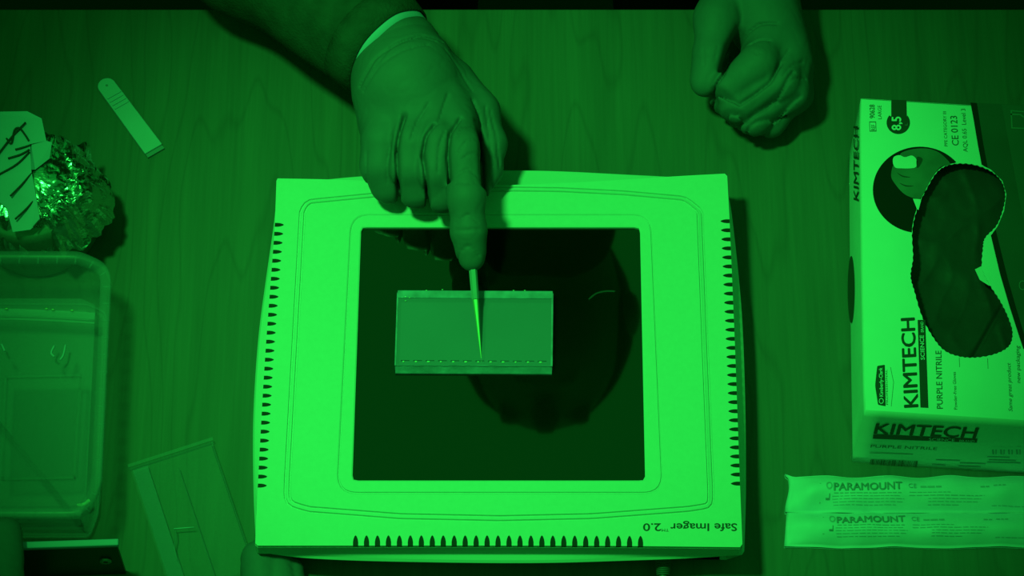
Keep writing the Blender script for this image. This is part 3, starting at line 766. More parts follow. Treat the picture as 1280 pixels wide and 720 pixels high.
flat_print('printed_icon', [(1263, 142.3), (1276, 143), (1280, 146), (1290, 146), (1290, 147.5), (1279, 147.5), (1275, 144.6), (1263, 144)], TP, M_outline, toppan, eps=.0004)
circ = lambda cx_, cy_, rx, ry, a0=0, a1=360, n=40: [(cx_ + rx * math.cos(math.radians(a)), cy_ + ry * math.sin(math.radians(a))) for a in np.linspace(a0, a1, n + 1)[:-1 if a1 - a0 >= 360 else None]]
flat_print('printed_icon', circ(1278, 357, 4.5, 6), TP, M_outline, toppan, eps=.0004, holes_px=[circ(1278, 357, 3.6, 4.9)])
# dark round picture; its right part is cut by the opening
disc = [p for p in circ(1150, 237.5, 59, 54, n=72)]
def inbean(p):
    c = False
    for i in range(len(bs)):
        x1, y1 = bs[i][:2]; x2, y2 = bs[i - 1][:2]
        if (y1 > p[1]) != (y2 > p[1]) and p[0] < (x2 - x1) * (p[1] - y1) / (y2 - y1) + x1: c = not c
    return c
keep = [p for p in disc if not inbean(p)]
# order the kept arc so that it is contiguous, then close it along the opening
k0 = next(i for i in range(len(disc)) if inbean(disc[i - 1]) and not inbean(disc[i]))
arc = []
i = k0
while not inbean(disc[i % len(disc)]): arc.append(disc[i % len(disc)]); i += 1
# opening edge from arc end back to arc start, nudged outward
bsn = [tuple(p) for p in bs]
out_b = []
for i, p in enumerate(bsn):
    d = np.array(bsn[(i + 1) % len(bsn)]) - np.array(bsn[i - 1]); nr = np.array((d[1], -d[0])); nr /= np.linalg.norm(nr)
    q1 = np.array(p) + nr * .5
    if inbean(q1): q1 = np.array(p) - nr * .5
    out_b.append(tuple(q1))
def nearest(p): return min(range(len(out_b)), key=lambda j: (out_b[j][0] - p[0]) ** 2 + (out_b[j][1] - p[1]) ** 2)
ja, jb = nearest(arc[-1]), nearest(arc[0]); nb = len(out_b)
fw = [(ja + k) % nb for k in range((jb - ja) % nb + 1)]; bw = [(ja - k) % nb for k in range((ja - jb) % nb + 1)]
path = fw if len(fw) < len(bw) else bw
flat_print('round_picture', arc + [out_b[j] for j in path][1:-1], TP, M_cardblack, toppan, eps=.0002, label='dark round picture with a gloved hand holding a tube')
handpx = spline([(1126, 192), (1140, 187), (1158, 186), (1172, 190), (1183, 199), (1187, 206), (1175, 209.5), (1163, 225), (1154, 243), (1148, 249), (1136, 246), (1128, 241), (1120, 232), (1114, 222), (1115, 211), (1118, 205), (1124, 200)], 5, closed=True)
flat_print('printed_hand', handpx, TP, M_gloveprint, toppan, eps=.0004)
flat_print('printed_tube', spline([(1116, 204), (1117, 197), (1124, 194.5), (1131, 197), (1140, 195), (1146, 201), (1145, 209), (1138, 211), (1126, 211), (1119, 210)], 4, closed=True), TP, M_cardside, toppan, eps=.0006)
flat_print('printed_tube', [(1141, 249), (1150, 249.5), (1151, 252), (1148, 263), (1146, 262)], TP, M_cardside, toppan, eps=.0006)
flat_print('finger_shade', spline([(1121, 216), (1128, 220), (1138, 222), (1128, 221.5)], 4, closed=True), TP, M_ink, toppan, eps=.0006)
flat_print('finger_shade', spline([(1124, 229), (1132, 232), (1142, 233), (1132, 233.5)], 4, closed=True), TP, M_ink, toppan, eps=.0006)
flat_print('finger_shade', spline([(1146, 197), (1153, 199), (1150, 207), (1146, 210)], 4, closed=True), TP, M_ink, toppan, eps=.0006)
# size badge
flat_print('size_badge', [(1114, 124.8), (1133, 125.4), (1133.5, 146)] + circ(1122.8, 153.5, 14.6, 14.2, -40, 220, 30) + [(1114, 146)], TP, M_ink, toppan, eps=.0002)
text('lettering', '8,5', (1126, 163), (1126, 146.5), (1114.5, 163), TP, M_cardside, toppan, eps=.0004, bold=.02)
text('lettering', 'L', (1134.5, 157), (1134.5, 154), (1131, 157), TP, M_outline, toppan, eps=.0004)
text('lettering', 'REF', (1094, 163), (1094, 156), (1089, 163), TP, M_inkmid, toppan)
q, h = frame_px([(1087, 164.5), (1095.5, 164.5), (1095, 152), (1086.5, 152)], .84)
flat_print('printed_frame', q, TP, M_inkmid, toppan, holes_px=[h])
text('lettering', '90628', (1093.3, 148), (1093, 131), (1087, 148), TP, M_inkmid, toppan, bold=.01)
text('lettering', 'LARGE', (1102, 149), (1101.5, 132), (1097.5, 149), TP, M_inkmid, toppan)
text('lettering', 'PPE CATEGORY III', (1184.5, 183), (1182.5, 139.5), (1180.5, 183), TP, M_inkmid, toppan)
text('lettering', 'CE 0123', (1198.5, 182), (1196, 145), (1190, 182), TP, M_inkmid, toppan, bold=.004)
text('lettering', 'AQL 0.65  Level 3', (1209.5, 190), (1206.5, 136), (1204, 190), TP, M_inkmid, toppan)
# brand block
text('lettering', 'KIMTECH', (1147.5, 508.5), (1143, 397.5), (1130, 509.5), TP, M_ink, toppan, bold=.018)
flat_print('brand_bar', [(1150.5, 509.5), (1160.5, 510), (1156.5, 400), (1147, 400)], TP, M_ink, toppan)
text('lettering', 'SCIENCE', (1155.8, 450), (1154.5, 419.5), (1150.8, 450), TP, M_cardside, toppan, eps=.0004, bold=.01)
text('lettering', 'BRAND', (1154.6, 415.5), (1154, 402.5), (1151, 415.5), TP, M_cardside, toppan, eps=.0004)
text('lettering', 'PURPLE NITRILE', (1178.5, 511), (1176.5, 438.5), (1171, 511), TP, M_inkmid, toppan, bold=.006)
text('lettering', 'Powder-Free Gloves', (1196.5, 512), (1194.5, 465), (1192.5, 512), TP, M_inkmid, toppan)
text('lettering', 'Same great product', (1265.5, 514.5), (1263, 454), (1260.5, 514), TP, M_inkmid, toppan, shear=.15)
text('lettering', 'new packaging', (1275.5, 479), (1274, 432), (1270.5, 479), TP, M_inkmid, toppan, shear=.15)
lg = spline([(1097, 457.5), (1106, 456), (1106.5, 480), (1106.5, 508), (1098, 507), (1094.5, 482)], 4, closed=True)
flat_print('maker_logo', round_poly([(1096.5, 457.5), (1106, 456), (1107, 508), (1097.5, 506), (1093.8, 482)], [2, 1, 1, 2, 30]), TP, M_ink, toppan)
flat_print('maker_logo', circ(1101.5, 501.5, 3, 3.6, n=16), TP, M_cardside, toppan, eps=.0004, holes_px=[circ(1101.5, 501.5, 2.2, 2.7, n=16)])
text('lettering', 'Kimberly-Clark', (1103.8, 496), (1102.8, 460), (1099.3, 496), TP, M_cardside, toppan, eps=.0004, bold=.015)
text('lettering', 'PROFESSIONAL', (1110, 506), (1109, 462), (1107.8, 506), TP, M_inkmid, toppan)
def rule(a, b_, wpx, m=M_inkmid, plane=TP, eps=.00015, name='printed_rule', par=None):
    a = np.array(a, float); b_ = np.array(b_, float); d = (b_ - a) / np.linalg.norm(b_ - a); q = np.array((-d[1], d[0])) * wpx / 2
    return flat_print(name, [tuple(a + q), tuple(b_ + q), tuple(b_ - q), tuple(a - q)], plane, m, par or toppan, eps=eps)
rule((1113, 459), (1117, 478), .5); rule((1117, 478), (1114, 508), .5)
rule((1199, 447), (1199.5, 459), .5); rule((1234.5, 448), (1235, 461), .5)
# front end of the carton
FP = (BL.copy(), nF)
eF = .0011
text('lettering', 'KIMTECH', (1092.5, 540), (1219, 545.5), (1096, 527), FP, M_ink, box, eps=eF, bold=.018)
flat_print('brand_bar', [(1091.5, 541), (1222, 546), (1221, 551.5), (1091, 546.5)], FP, M_ink, box, eps=eF)
text('lettering', 'SCIENCE', (1161, 548.6), (1193, 549.8), (1161.5, 545), FP, M_cardside, box, eps=eF + .0002)
text('lettering', 'BRAND', (1199, 550.2), (1218, 550.8), (1199.5, 547.3), FP, M_cardside, box, eps=eF + .0002)
text('lettering', 'PURPLE NITRILE', (1088, 557.5), (1171, 560.5), (1088.8, 554), FP, M_inkmid, box, eps=eF)
rule((1087, 564), (1141, 566), .6, plane=FP, eps=eF, par=box)
rb = random.Random(8); x = 1087.0
while x < 1144:
    wd = rb.choice([.6, .8, 1.2, 2.0]); y = 572.8 + (x - 1087) * .03
    flat_print('barcode_bar', [(x + 1.5, y), (x + wd + 1.5, y), (x + wd, y + 8.0), (x, y + 8.0)], FP, M_inkmid, box, eps=eF); x += wd + rb.choice([.7, 1.0, 1.5])
for i, (x0, x1, y) in enumerate(((1170, 1200, 573), (1165, 1182, 579), (1200, 1232, 577), (1198, 1226, 581), (1234, 1262, 569), (1236, 1270, 573), (1234, 1276, 576))):
    rule((x0, y), (x1, y + 1), 1.0, m=M_wrapink2, plane=FP, eps=eF, par=box)
for x in (1240, 1250, 1260, 1270):
    rule((x, 558), (x + 6, 558.3), 3, m=M_cardside, plane=FP, eps=eF, par=box); rule((x + 1, 560), (x + 1.5, 566), 2, m=M_wrapink2, plane=FP, eps=eF, par=box); rule((x + 5, 560), (x + 5, 566), 1.4, m=M_wrapink2, plane=FP, eps=eF, par=box)
# left side of the carton
LP = (TL.copy(), nL)
text('lettering', 'KIMTECH', (1076.0, 251), (1075.6, 158), (1070.3, 249.5), LP, M_ink, box, eps=.0017, bold=.01)
flat_print('round_picture', circ(1067.5, 362, 4.5, 42, n=36), LP, M_ink, box, eps=.0018)
# packed gloves inside
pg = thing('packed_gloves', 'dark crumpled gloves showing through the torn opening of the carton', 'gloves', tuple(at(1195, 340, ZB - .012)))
xs = np.linspace(TL.x + .006, TR.x - .006, 90); ys = np.linspace(BL.y + .012, TL.y - .006, 150)
V = []; 
for y in ys:
    for x in xs:
        q = Vector((x * 22, y * 14, 0)); hh = noise.noise(q) * .005 + (1 - abs(noise.noise(q * 2.3 + Vector((3, 1, 0))))) ** 5 * .0014 + noise.noise(q * 6) * .0005
        V.append((x, y, ZB - .013 + hh))
a, b_ = at(1254, 380, ZB - .01), at(1216, 447, ZB - .01)
V = np.array(V); V[:, 2] -= .002 * crease(V[:, 0], V[:, 1], [a, b_], .0012)
top_n = len(V); nx, ny = len(xs), len(ys)
F_ = [[j * nx + i, j * nx + i + 1, (j + 1) * nx + i + 1, (j + 1) * nx + i] for j in range(ny - 1) for i in range(nx - 1)]
V = np.vstack([V, np.array([(xs[0], ys[0], .01), (xs[-1], ys[0], .01), (xs[-1], ys[-1], .01), (xs[0], ys[-1], .01)])])
brd = [list(range(nx)), [j * nx + nx - 1 for j in range(ny)], [(ny - 1) * nx + i for i in range(nx)][::-1], [j * nx for j in range(ny)][::-1]]
for k, e in enumerate(brd): F_.append([top_n + (k + 1) % 4, top_n + k] + e)
F_.append([top_n + 3, top_n + 2, top_n + 1, top_n])
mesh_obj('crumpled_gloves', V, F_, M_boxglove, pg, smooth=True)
V2_ = [at(1219, 337, ZB - .004), at(1227, 333, ZB - .0005), at(1235, 334, ZB - .0003), at(1240, 358, ZB - .0003), at(1236, 357, ZB - .001), at(1225, 350, ZB - .004)]
o = mesh_obj('paper_corner', V2_, [[0, 1, 2, 3, 4, 5]], M_cardside, box, label='small pale flap at the edge of the opening')
s = o.modifiers.new('s', 'SOLIDIFY'); s.thickness = .0005

# ------------------------------------------------------------------ wrapped sterile packs
pk = thing('wrapped_pack', 'pale paper-wrapped pair of sterile packs joined side by side, in front of the glove carton', 'packaging', tuple(at(1130, 640, 0)))
def pouch(ya0, ya1, yb0, yb1, seed, ends):
    """pillow between two edge lines: left pixel (x0) to beyond the right border"""
    rs = random.Random(seed); NX, NY = 90, 18; V = []
    for i in range(NX):
        t = i / (NX - 1); x = 981 + t * (1400 - 981)
        ya = ya0 + (ya1 - ya0) * t + 1.2 * math.sin(t * 33 + seed) * (1 if seed == 1 else .3) - (3.5 * math.exp(-(t * 55) ** 2) if seed == 1 else 0); yb_ = yb0 + (yb1 - yb0) * t + 0.9 * math.sin(t * 21 + seed * 2) * (1 if seed == 2 else .3)
        for j in range(NY):
            s = j / (NY - 1); y = ya + (yb_ - ya) * s
            xx = x + (ends(s) if i < 8 else 0) * (1 - i / 8)
            p = at(xx, y, .004)
            endf = min(1, t * 14) ** .7
            hgt = .0022 + .0085 * math.sin(math.pi * s) ** .8 * endf
            hgt += .0009 * noise.noise(Vector((x * .03, y * .05, seed))) * 2
            if i < 3: hgt += .0012 * (1 - i / 3)
            V.append((p.x, p.y, max(.0012, hgt)))
    F_ = [[i * NY + j, (i + 1) * NY + j, (i + 1) * NY + j + 1, i * NY + j + 1] for i in range(NX - 1) for j in range(NY - 1)]
    n0 = len(V); V += [(a, b_, .0003) for a, b_, c in V]
    F_ += [[n0 + k for k in f[::-1]] for f in F_]
    ring = [i * NY for i in range(NX)] + [(NX - 1) * NY + j for j in range(1, NY)] + [i * NY + NY - 1 for i in range(NX - 2, -1, -1)] + [j for j in range(NY - 2, 0, -1)]
    F_ += [[ring[k], ring[(k + 1) % len(ring)], n0 + ring[(k + 1) % len(ring)], n0 + ring[k]] for k in range(len(ring))]
    return mesh_obj('pouch', V, F_, M_wrap, pk, smooth=True)
o1 = pouch(594, 594.5, 640, 640, 1, lambda s: (3 if s > .1 else 0) + 2.5 * math.sin(s * 5))
o2 = pouch(640, 640, 683, 683, 2, lambda s: 2.5 - 3 * s)
flat = (Vector((0, 0, .0115)), Vector((0, 0, 1)))
def drape_text(s, S, E, H, m, bold=0.0, parent=None, eps=.0003):
    """print that follows the bulge of the wrapper"""
    o = text('lettering', s, S, E, H, (Vector((0, 0, .010)), Vector((0, 0, 1))), m, parent or pk, eps=0, bold=bold)
    return o
def surf_z(px, py):
    s = (py - 594) / 46.0 if py < 640 else (py - 640) / 43.0
    return .0022 + .0085 * math.sin(math.pi * min(max(s, 0), 1)) ** .8
from mathutils.bvhtree import BVHTree
bv = BVHTree.FromPolygons([tuple(v.co + Vector(pk.location)) for v in o1.data.vertices] + [tuple(v.co + Vector(pk.location)) for v in o2.data.vertices],
                          [list(p.vertices) for p in o1.data.polygons] + [[i + len(o1.data.vertices) for i in p.vertices] for p in o2.data.polygons])
def drop(o, eps=.0003):
    for v in o.data.vertices:
        p = v.co + Vector(pk.location); h_ = bv.ray_cast(Vector((p.x, p.y, .1)), Vector((0, 0, -1)))
        if h_[0] is not None: v.co.z = h_[0].z + eps - pk.location.z
for dy, dx in ((0, 0), (40.5, 4)):
    for s, S, E, H, m, bo in (('PARAMOUNT', (1042 + dx, 614.5 + dy), (1127 + dx, 613 + dy), (1042 + dx, 605 + dy), M_wrapink, .022),
                              ('CE', (1135 + dx, 611.5 + dy), (1145 + dx, 611.5 + dy), (1135 + dx, 605.5 + dy), M_wrapink2, .0),
                              ('L', (1037 + dx, 624 + dy), (1037 + dx, 618 + dy), (1032 + dx, 624 + dy), M_wrapink, .01)):
        o = text('lettering', s, S, E, H, (Vector((0, 0, .009)), Vector((0, 0, 1))), m, pk, eps=0, bold=bo); drop(o, .0007)
    lines = [(1042, 1126, 617.5, 1.3), (1040, 1124, 621, .8), (1040, 1130, 624, .8), (1041, 1128, 627, .8), (1042, 1120, 630, .8), (1136, 1188, 617, 1), (1136, 1230, 620.5, 1.1), (1160, 1226, 624, .8), (1160, 1222, 627, .8), (1160, 1200, 630, .8), (1240, 1300, 631, .8), (1150, 1176, 609, 3), (1225, 1236, 609, 2.5), (1241, 1256, 608, 2.2)]
    for x0, x1, y, h_ in lines:
        rl = random.Random(int(x0 + y)); x = x0
        while x < x1:
            wd = rl.uniform(3, 9); e = min(x + wd, x1)
            o = flat_print('fine_print', [(x + dx, y + dy), ((x + e) / 2 + dx, y + dy), (e + dx, y + dy), (e + dx, y + dy + h_ * .7), ((x + e) / 2 + dx, y + dy + h_ * .7), (x + dx, y + dy + h_ * .7)], (Vector((0, 0, .008)), Vector((0, 0, 1))), M_wrapink2, pk, eps=0); drop(o, .0004)
            x = e + rl.uniform(1, 2)
    o = flat_print('printed_logo', circ(1036 + dx, 609 + dy, 4, 5, n=20), (Vector((0, 0, .008)), Vector((0, 0, 1))), M_wrapink2, pk, eps=0, holes_px=[circ(1036 + dx, 609 + dy, 2.4, 3.3, n=14)]); drop(o, .0004)
    o = flat_print('fine_print', [(1024 + dx, 606 + dy), (1026 + dx, 606 + dy), (1026 + dx, 628 + dy), (1024 + dx, 628 + dy)], (Vector((0, 0, .008)), Vector((0, 0, 1))), M_wrapink2, pk, eps=0); drop(o, .0004)

# ------------------------------------------------------------------ plastic stick (top left)
st = thing('plastic_tag', 'flat pale plastic stick with rounded end and ridges, alone at the upper left', 'plastic stick', tuple(at(162, 145, 0)))
a0 = at(133.5, 107, .003); a1 = at(192, 186, .003); dirv = (a1 - a0).normalized(); sid = Vector((-dirv.y, dirv.x, 0))
hw = .0062; hw2 = .0068; outl = []
for t in np.linspace(90, 270, 17): outl.append(a0 + dirv * math.cos(math.radians(t)) * hw + sid * math.sin(math.radians(t)) * hw)
outl += [a1 - sid * hw2, a1 + sid * hw2]
hl = [a0 + Vector((.0009 * math.cos(t), .0009 * math.sin(t), 0)) for t in np.linspace(0, 2 * math.pi, 13)[:-1]]
o = prism('stick', [(p.x, p.y) for p in outl], .0002, .0032, M_stick, st); bevel(o, .0006)
prism('hole', [(p.x, p.y) for p in hl], .003, .00335, M_stickd, st)
for k in range(4):
    c = a0 + dirv * (.0095 + k * .0033)
    q = [c - sid * hw * .85 - dirv * .0006, c + sid * hw * .85 - dirv * .0006, c + sid * hw * .85 + dirv * .0006, c - sid * hw * .85 + dirv * .0006]
    o = prism('ridge', [(p.x, p.y) for p in q], .003, .0040, M_stick, st)
q = [a1 - sid * hw2 * .95 + dirv * .0001, a1 + sid * hw2 * .95 + dirv * .0001, a1 + sid * hw2 * .95 + dirv * .003, a1 - sid * hw2 * .95 + dirv * .003]
prism('tip', [(p.x, p.y) for p in q], .0002, .0018, M_stickd, st)

# ------------------------------------------------------------------ foil-covered beaker
ZF = .062
fb = thing('foil_covered_beaker', 'beaker capped with crumpled aluminium foil and a marked paper label, at the left edge', 'beaker', tuple(at(32, 232, 0)))
fc = at(34, 225, ZF); fcx, fcy = fc.x, fc.y
V = []; n = 40; prof = [(.034, .0005), (.0385, .002), (.0395, .006), (.0395, ZF - .014), (.038, ZF - .006)]
for r, z in prof:
    for k in range(n):
        a = 2 * math.pi * k / n; rr = r * (1 + .012 * noise.noise(Vector((math.cos(a) * 3, math.sin(a) * 3, z * 60)))); V.append((fcx + rr * math.cos(a), fcy + rr * math.sin(a), z))
f = loops_faces(n, len(prof)); f.append(list(range(n))[::-1]); f.append([(len(prof) - 1) * n + k for k in range(n)])
mesh_obj('beaker_body', V, f, M_beaker, fb, smooth=True)
rs = np.random.RandomState(5); NR, NA = 46, 150; V = []
def ridge(x, y, s, o_):
    q = Vector((x * s, y * s, o_)); d, pts_ = noise.voronoi(q)
    return d[1] - d[0]
for i in range(NR):
    t = i / (NR - 1)
    for k in range(NA):
        a = 2 * math.pi * k / NA
        ex = .0445 + .0075 * noise.noise(Vector((math.cos(a) * 1.4, math.sin(a) * 1.4, 4))) + .0045 * noise.noise(Vector((math.cos(a) * 5, math.sin(a) * 5, 9)))
        if -1.1 < ((a + math.pi) % (2 * math.pi)) - math.pi < .9: ex += .005
        r = ex * t; x = fcx + r * math.cos(a); y = fcy + r * math.sin(a)
        base = ZF + .009 - .012 * t ** 2 - .022 * max(0, t - .72) / .28
        wl = min(1, max(0, (t - .30) / .3))
        am = .0012 + .0085 * wl
        if x < at(56, 200, ZF).x: am *= .25
        hh = am * (ridge(x, y, 42, 1) * 1.3 - .4) + am * .32 * (ridge(x, y, 110, 2) - .3) + am * .12 * noise.noise(Vector((x * 300, y * 300, 0)))
        rd = .0045 * wl * (ridge(math.cos(a) * .04, math.sin(a) * .04, 150, t * 4) - .35); px_ = x + rd * math.cos(a) + .0014 * wl * noise.noise(Vector((x * 160, y * 160, 7))); py_ = y + rd * math.sin(a) + .0014 * wl * noise.noise(Vector((x * 160, y * 160, 17)))
        V.append((px_, py_, base + hh))
f = loops_faces(NA, NR)
o = mesh_obj('foil_cap', V, f, M_foil, fb, smooth=False, label='crumpled aluminium foil cap')
sm = o.modifiers.new('s', 'SOLIDIFY'); sm.thickness = .0003
# two-faceted paper label with marker strokes
ZP = ZF + .0125
lab = [at(-30, 140, ZP - .002), at(34, 139, ZP), at(52, 148, ZP - .001), at(58, 176, ZP), at(38, 180, ZP + .0005), at(39, 212, ZP + .0005), at(-30, 227, ZP)]
lab2 = [at(-30, 227, ZP), at(39, 212, ZP + .0005), at(46, 250, ZP - .004), at(50, 276, ZP - .009), at(38, 287, ZP - .010), at(16, 290, ZP - .010), at(8, 260, ZP - .006)]
lab3 = [at(39, 181, ZP + .0006), at(58, 176, ZP), at(65, 178, ZP - .001), at(62, 198, ZP - .003), at(44, 212, ZP - .002), at(39, 212, ZP + .0005)]
for q in (lab, lab2, lab3):
    o = mesh_obj('paper_label', q, [list(range(len(q)))[::-1]], M_paper, fb, label='pale paper label')
    s = o.modifiers.new('s', 'SOLIDIFY'); s.thickness = .0004
for ln, z in (([(8, 173), (14, 179), (18, 163), (24, 160), (31, 168), (36, 176)], ZP + .0011), ([(19, 187), (30, 184), (39, 181)], ZP + .0011), ([(10, 198), (26, 193), (37, 187)], ZP + .0011), ([(-5, 220), (20, 206), (37, 190)], ZP + .0011), ([(-4, 195), (14, 172), (32, 153)], ZP + .0009),
              ([(13, 245), (28, 230), (40, 216)], ZP - .0005), ([(19, 274), (34, 260), (45, 247)], ZP - .0048), ([(42, 284), (48, 277), (51, 274)], ZP - .008)):
    tube('marker_stroke', spline([at(x, y, z) for x, y in ln], 5), .00065, M_marker, fb, n=6)

# ------------------------------------------------------------------ plastic tub
ZR = .060
tub = thing('plastic_tub', 'translucent rectangular plastic tub with rounded corners and shallow liquid, at the lower left', 'plastic tub', tuple(at(30, 500, 0)))
rim = round_poly([(-170, 312), (100, 313), (139, 330), (137, 385), (127, 600), (110, 645), (-180, 645)], [30, 40, 34, 60, 30, 40, 30], 8)
NT = 160
Ro = np.array(resample([tuple(at(p[0], p[1], ZR)) for p in rim], NT))
def rl_(d, z): return setz(inset(Ro, d), z)
# (inset, height): rim lip, then gently narrowing wall, rounded foot
outer = [rl_(0.0078, ZR - .0012), rl_(0.0065, ZR), rl_(.0008, ZR), rl_(0, ZR - .001), rl_(0.0002, ZR - .006), rl_(.002, ZR - .0065), rl_(.003, .045), rl_(.005, .026), rl_(.009, .006), rl_(.014, .0008)]
base = np.array(outer[-1]); f = loops_faces(NT, len(outer)); f.append([(len(outer) - 1) * NT + k for k in range(NT)])
mesh_obj('tub_wall', [tuple(p) for r in outer[5:] for p in r], loops_faces(NT, 5) + [[4 * NT + k for k in range(NT)]], M_tub, tub, smooth=True)
inner = [rl_(.0065, ZR), rl_(.0072, ZR - .006), rl_(.0082, .045), rl_(.0135, .012), rl_(.019, .0045)]
mesh_obj('rim', [tuple(p) for r in [outer[5], outer[4], outer[3], outer[2], inner[0], inner[1]] for p in r], loops_faces(NT, 6), M_tubrim, tub, smooth=True)
mesh_obj('inner_wall', [tuple(p) for r in inner for p in r], loops_faces(NT, 5) + [[4 * NT + k for k in range(NT)]], M_tray, tub, smooth=True)
tube('foot_edge', [tuple(p) for p in rl_(.0098, .0045)] + [tuple(rl_(.0098, .0045)[0])], .0009, M_tubrim, tub, n=6, cap=False)
tube('corner_gleam', spline([at(97, 632, .012), at(106, 630, .013), at(112, 625, .014)], 4), .0012, M_bead, tub, n=8)  # specular spot at the corner, put in as a pale tube
# small ribs under the rim
for k in range(0, NT, 3):
    a = Vector(rl_(.0003, ZR - .007)[k]); b_ = Vector(rl_(.006, ZR - .007)[k])
    if a.x < -.37: continue
    tube('rim_rib', [a, b_], .0007, M_tubrim, tub, n=5)
lq = thing('liquid', 'shallow clear liquid in the plastic tub', 'liquid', tuple(at(30, 500, .005)))
prism('liquid_body', [tuple(p[:2]) for p in rl_(.0148, .02)], .0055, .022, M_water, lq)
tr = thing('clear_tray', 'faint clear square tray lying in the liquid inside the tub', 'tray', tuple(at(50, 520, .006)))
tq = [at(8, 472, .024), at(102, 470, .024), at(94, 598, .024), at(2, 600, .024)]
cN = len(tq)
o = prism('tray_plate', [(p.x, p.y) for p in tq], .0225, .0240, M_tray, tr); bevel(o, .0004)
for i in range(4):
    a, b_ = tq[i], tq[(i + 1) % 4]; d = (b_ - a).normalized(); nn2 = Vector((-d.y, d.x, 0)) * .0012
    prism('tray_edge', [(a + nn2)[:2], (b_ + nn2)[:2], (b_ - nn2)[:2], (a - nn2)[:2]], .024, .0262, M_tray, tr)
# back ledge line inside the tub (bright wet edge)
lp = [at(-40, 386, .024), at(20, 386, .024), at(70, 388, .024), at(119, 391, .024)]
mesh_obj('ledge', [lp[0], lp[1], lp[2], lp[3]] + [p + Vector((0, -.0075, -.001)) for p in lp], [[0, 4, 5, 1], [1, 5, 6, 2], [2, 6, 7, 3]], M_tub, tub)
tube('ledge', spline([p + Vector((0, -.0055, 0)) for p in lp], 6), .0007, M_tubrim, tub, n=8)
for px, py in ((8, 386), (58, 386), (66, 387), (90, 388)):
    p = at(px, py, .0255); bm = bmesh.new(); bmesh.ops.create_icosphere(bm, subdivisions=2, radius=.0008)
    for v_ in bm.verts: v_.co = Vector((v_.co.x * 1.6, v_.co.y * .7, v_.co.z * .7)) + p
    bm_obj('ledge_glint', bm, M_metal, tub, smooth=True)  # specular dots along the ledge, modelled as small pale beads
for q in ([(68, 432), (64, 441), (68, 446)], [(82, 431), (79, 444), (75, 450)], [(2, 430), (6, 439)]):
    tube('curved_highlight', spline([at(x, y, .034) for x, y in q], 4), .0007, M_stick, tub, n=6)  # curved highlights on the tub, built as thin pale rods

# ------------------------------------------------------------------ glass gel cassette
gc = thing('glass_cassette', 'clear glass gel cassette with a frosted side spacer, lying slanted left of the transilluminator', 'glass plates', tuple(at(235, 640, 0)))
ca, cb = at(162, 582, .006), at(264, 549, .006); cdn = (at(214, 742, .006) - ca)
A, B = ca, cb; C_, D_ = cb + cdn * 1.02, ca + cdn
def quad(u0, v0, u1, v1):
    def q(u, v_): return A.lerp(B, u).lerp(D_.lerp(C_, u), v_)
    return [tuple(q(u0, v0)[:2]), tuple(q(u1, v0)[:2]), tuple(q(u1, v1)[:2]), tuple(q(u0, v1)[:2])]
prism('glass_plate', quad(0, 0, 1, 1), .0003, .0018, M_glass, gc)
prism('glass_plate', quad(0.0, 0.02, 1.0, 1), .0042, .0057, M_glass, gc)
o = prism('spacer', quad(.02, .03, .20, 1), .0018, .0042, M_spacer, gc, label='frosted side spacer')
prism('top_edge', quad(-.02, -.012, 1.02, .012), .0003, .0062, M_glassedge, gc)
prism('side_edge', quad(.985, .02, 1.0, 1), .0003, .0059, M_glassedge, gc)
prism('inner_line', quad(.53, .12, .54, 1), .0018, .0040, M_glassedge, gc)
tube('highlight_edge', [at(217, 661, .0062), at(243, 659, .0062)], .00035, M_stick, gc, n=6)  # highlight on the glass, drawn as a thin pale rod
for ln in ([(219, 661), (220, 672), (218, 684), (221, 700)],):
    tube('chip_line', spline([at(x, y, .006) for x, y in ln], 4), .0004, M_glassedge, gc, n=6)

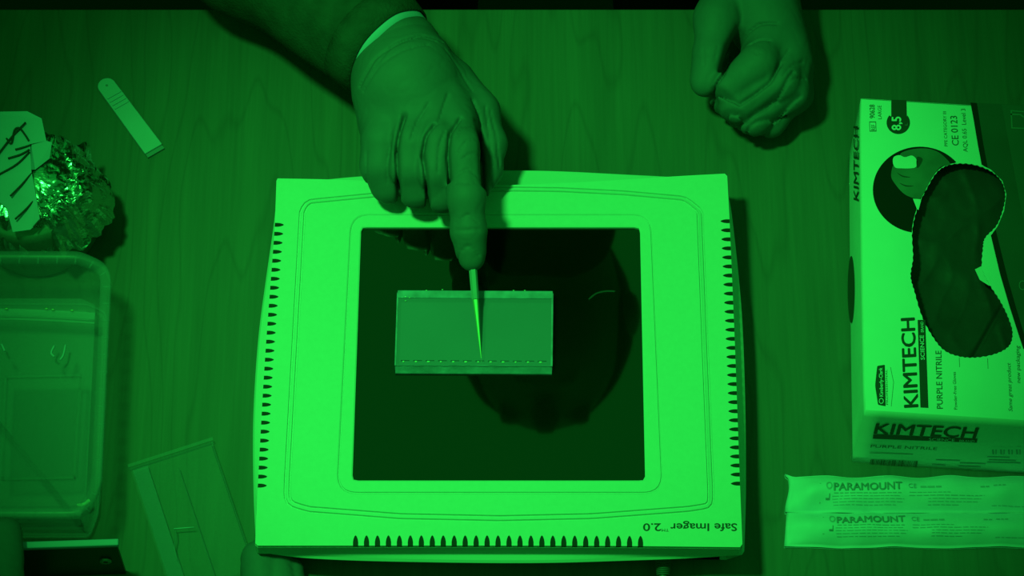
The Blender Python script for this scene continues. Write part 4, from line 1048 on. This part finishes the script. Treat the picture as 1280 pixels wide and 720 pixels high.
# ------------------------------------------------------------------ black box bottom left
bb = thing('black_box', 'black box with a pale top strip and one round screw, at the bottom left corner', 'lab equipment', tuple(at(90, 690, 0)))
a, b_ = at(28, 681, .05), at(148, 677, .05); d = (b_ - a).normalized(); bk = Vector((-d.y, d.x, 0))
def slab(a, b_, fwd, back, z0, z1, name, m):
    q = [a - bk * fwd, b_ - bk * fwd, b_ + bk * back, a + bk * back]; return prism(name, [p[:2] for p in q], z0, z1, m, bb)
o = slab(a - d * .05, b_, .0022, .0022, .046, .050, 'top_strip', M_strip); bevel(o, .0008)
o = slab(a - d * .05, b_ - d * .0015, .0008, .0015, .0, .0462, 'housing', M_blackbox)
PS = (a - bk * .0009, -bk); sc_c = onplane(132, 700, PS[0], PS[1])
tube('screw', [sc_c, sc_c - bk * .0014], .0036, M_screw, bb, n=20)
tube('screw_recess', [sc_c - bk * .0012, sc_c - bk * .0016], .0016, M_blackbox, bb, n=6)

# ------------------------------------------------------------------ loose crumpled gloves along the bottom border
def lump(name, label, segs, seed, k=.006, zc=.001):
    A = [s[0] for s in segs] + [s[1] for s in segs]; lo, hi = bounds(A, .022); lo[2] = zc
    def fn(X, Y, Z):
        d = None
        for p, q, r0, r1 in segs:
            e = caps(X, Y, Z, p, q, r0, r1); d = e if d is None else smin(d, e, k)
        return d - .0007 * wrinkle(X, Y, Z, 150, seed) + .0004 * (1 - np.abs(wrinkle(X, Y, Z, 230, seed + 3)) * 3).clip(0, 1) ** 2
    V, Q = surf(fn, lo, hi, .0011)
    c = np.mean(A, axis=0); t = thing(name, label, 'glove', (c[0], c[1], 0)); mesh_obj('glove_shell', V, Q, M_glove, t, smooth=True)
lump('crumpled_glove', 'crumpled nitrile glove at the bottom edge beside the front left corner of the transilluminator',
     [(P3(326, 700, .014), P3(330, 740, .012), .013, .014), (P3(345, 702, .013), P3(350, 745, .012), .011, .013), (P3(364, 714, .010), P3(366, 750, .010), .0085, .010)], 4, .0012)
lump('rounded_glove_finger', 'rounded nitrile glove finger poking in at the lower left corner beside the black box',
     [(P3(8, 668, .060), P3(4, 740, .062), .0098, .013), (P3(-6, 672, .058), P3(-20, 740, .06), .011, .014), (P3(-20, 740, .06), P3(-30, 800, .016), .014, .014)], 9, .006, .002)
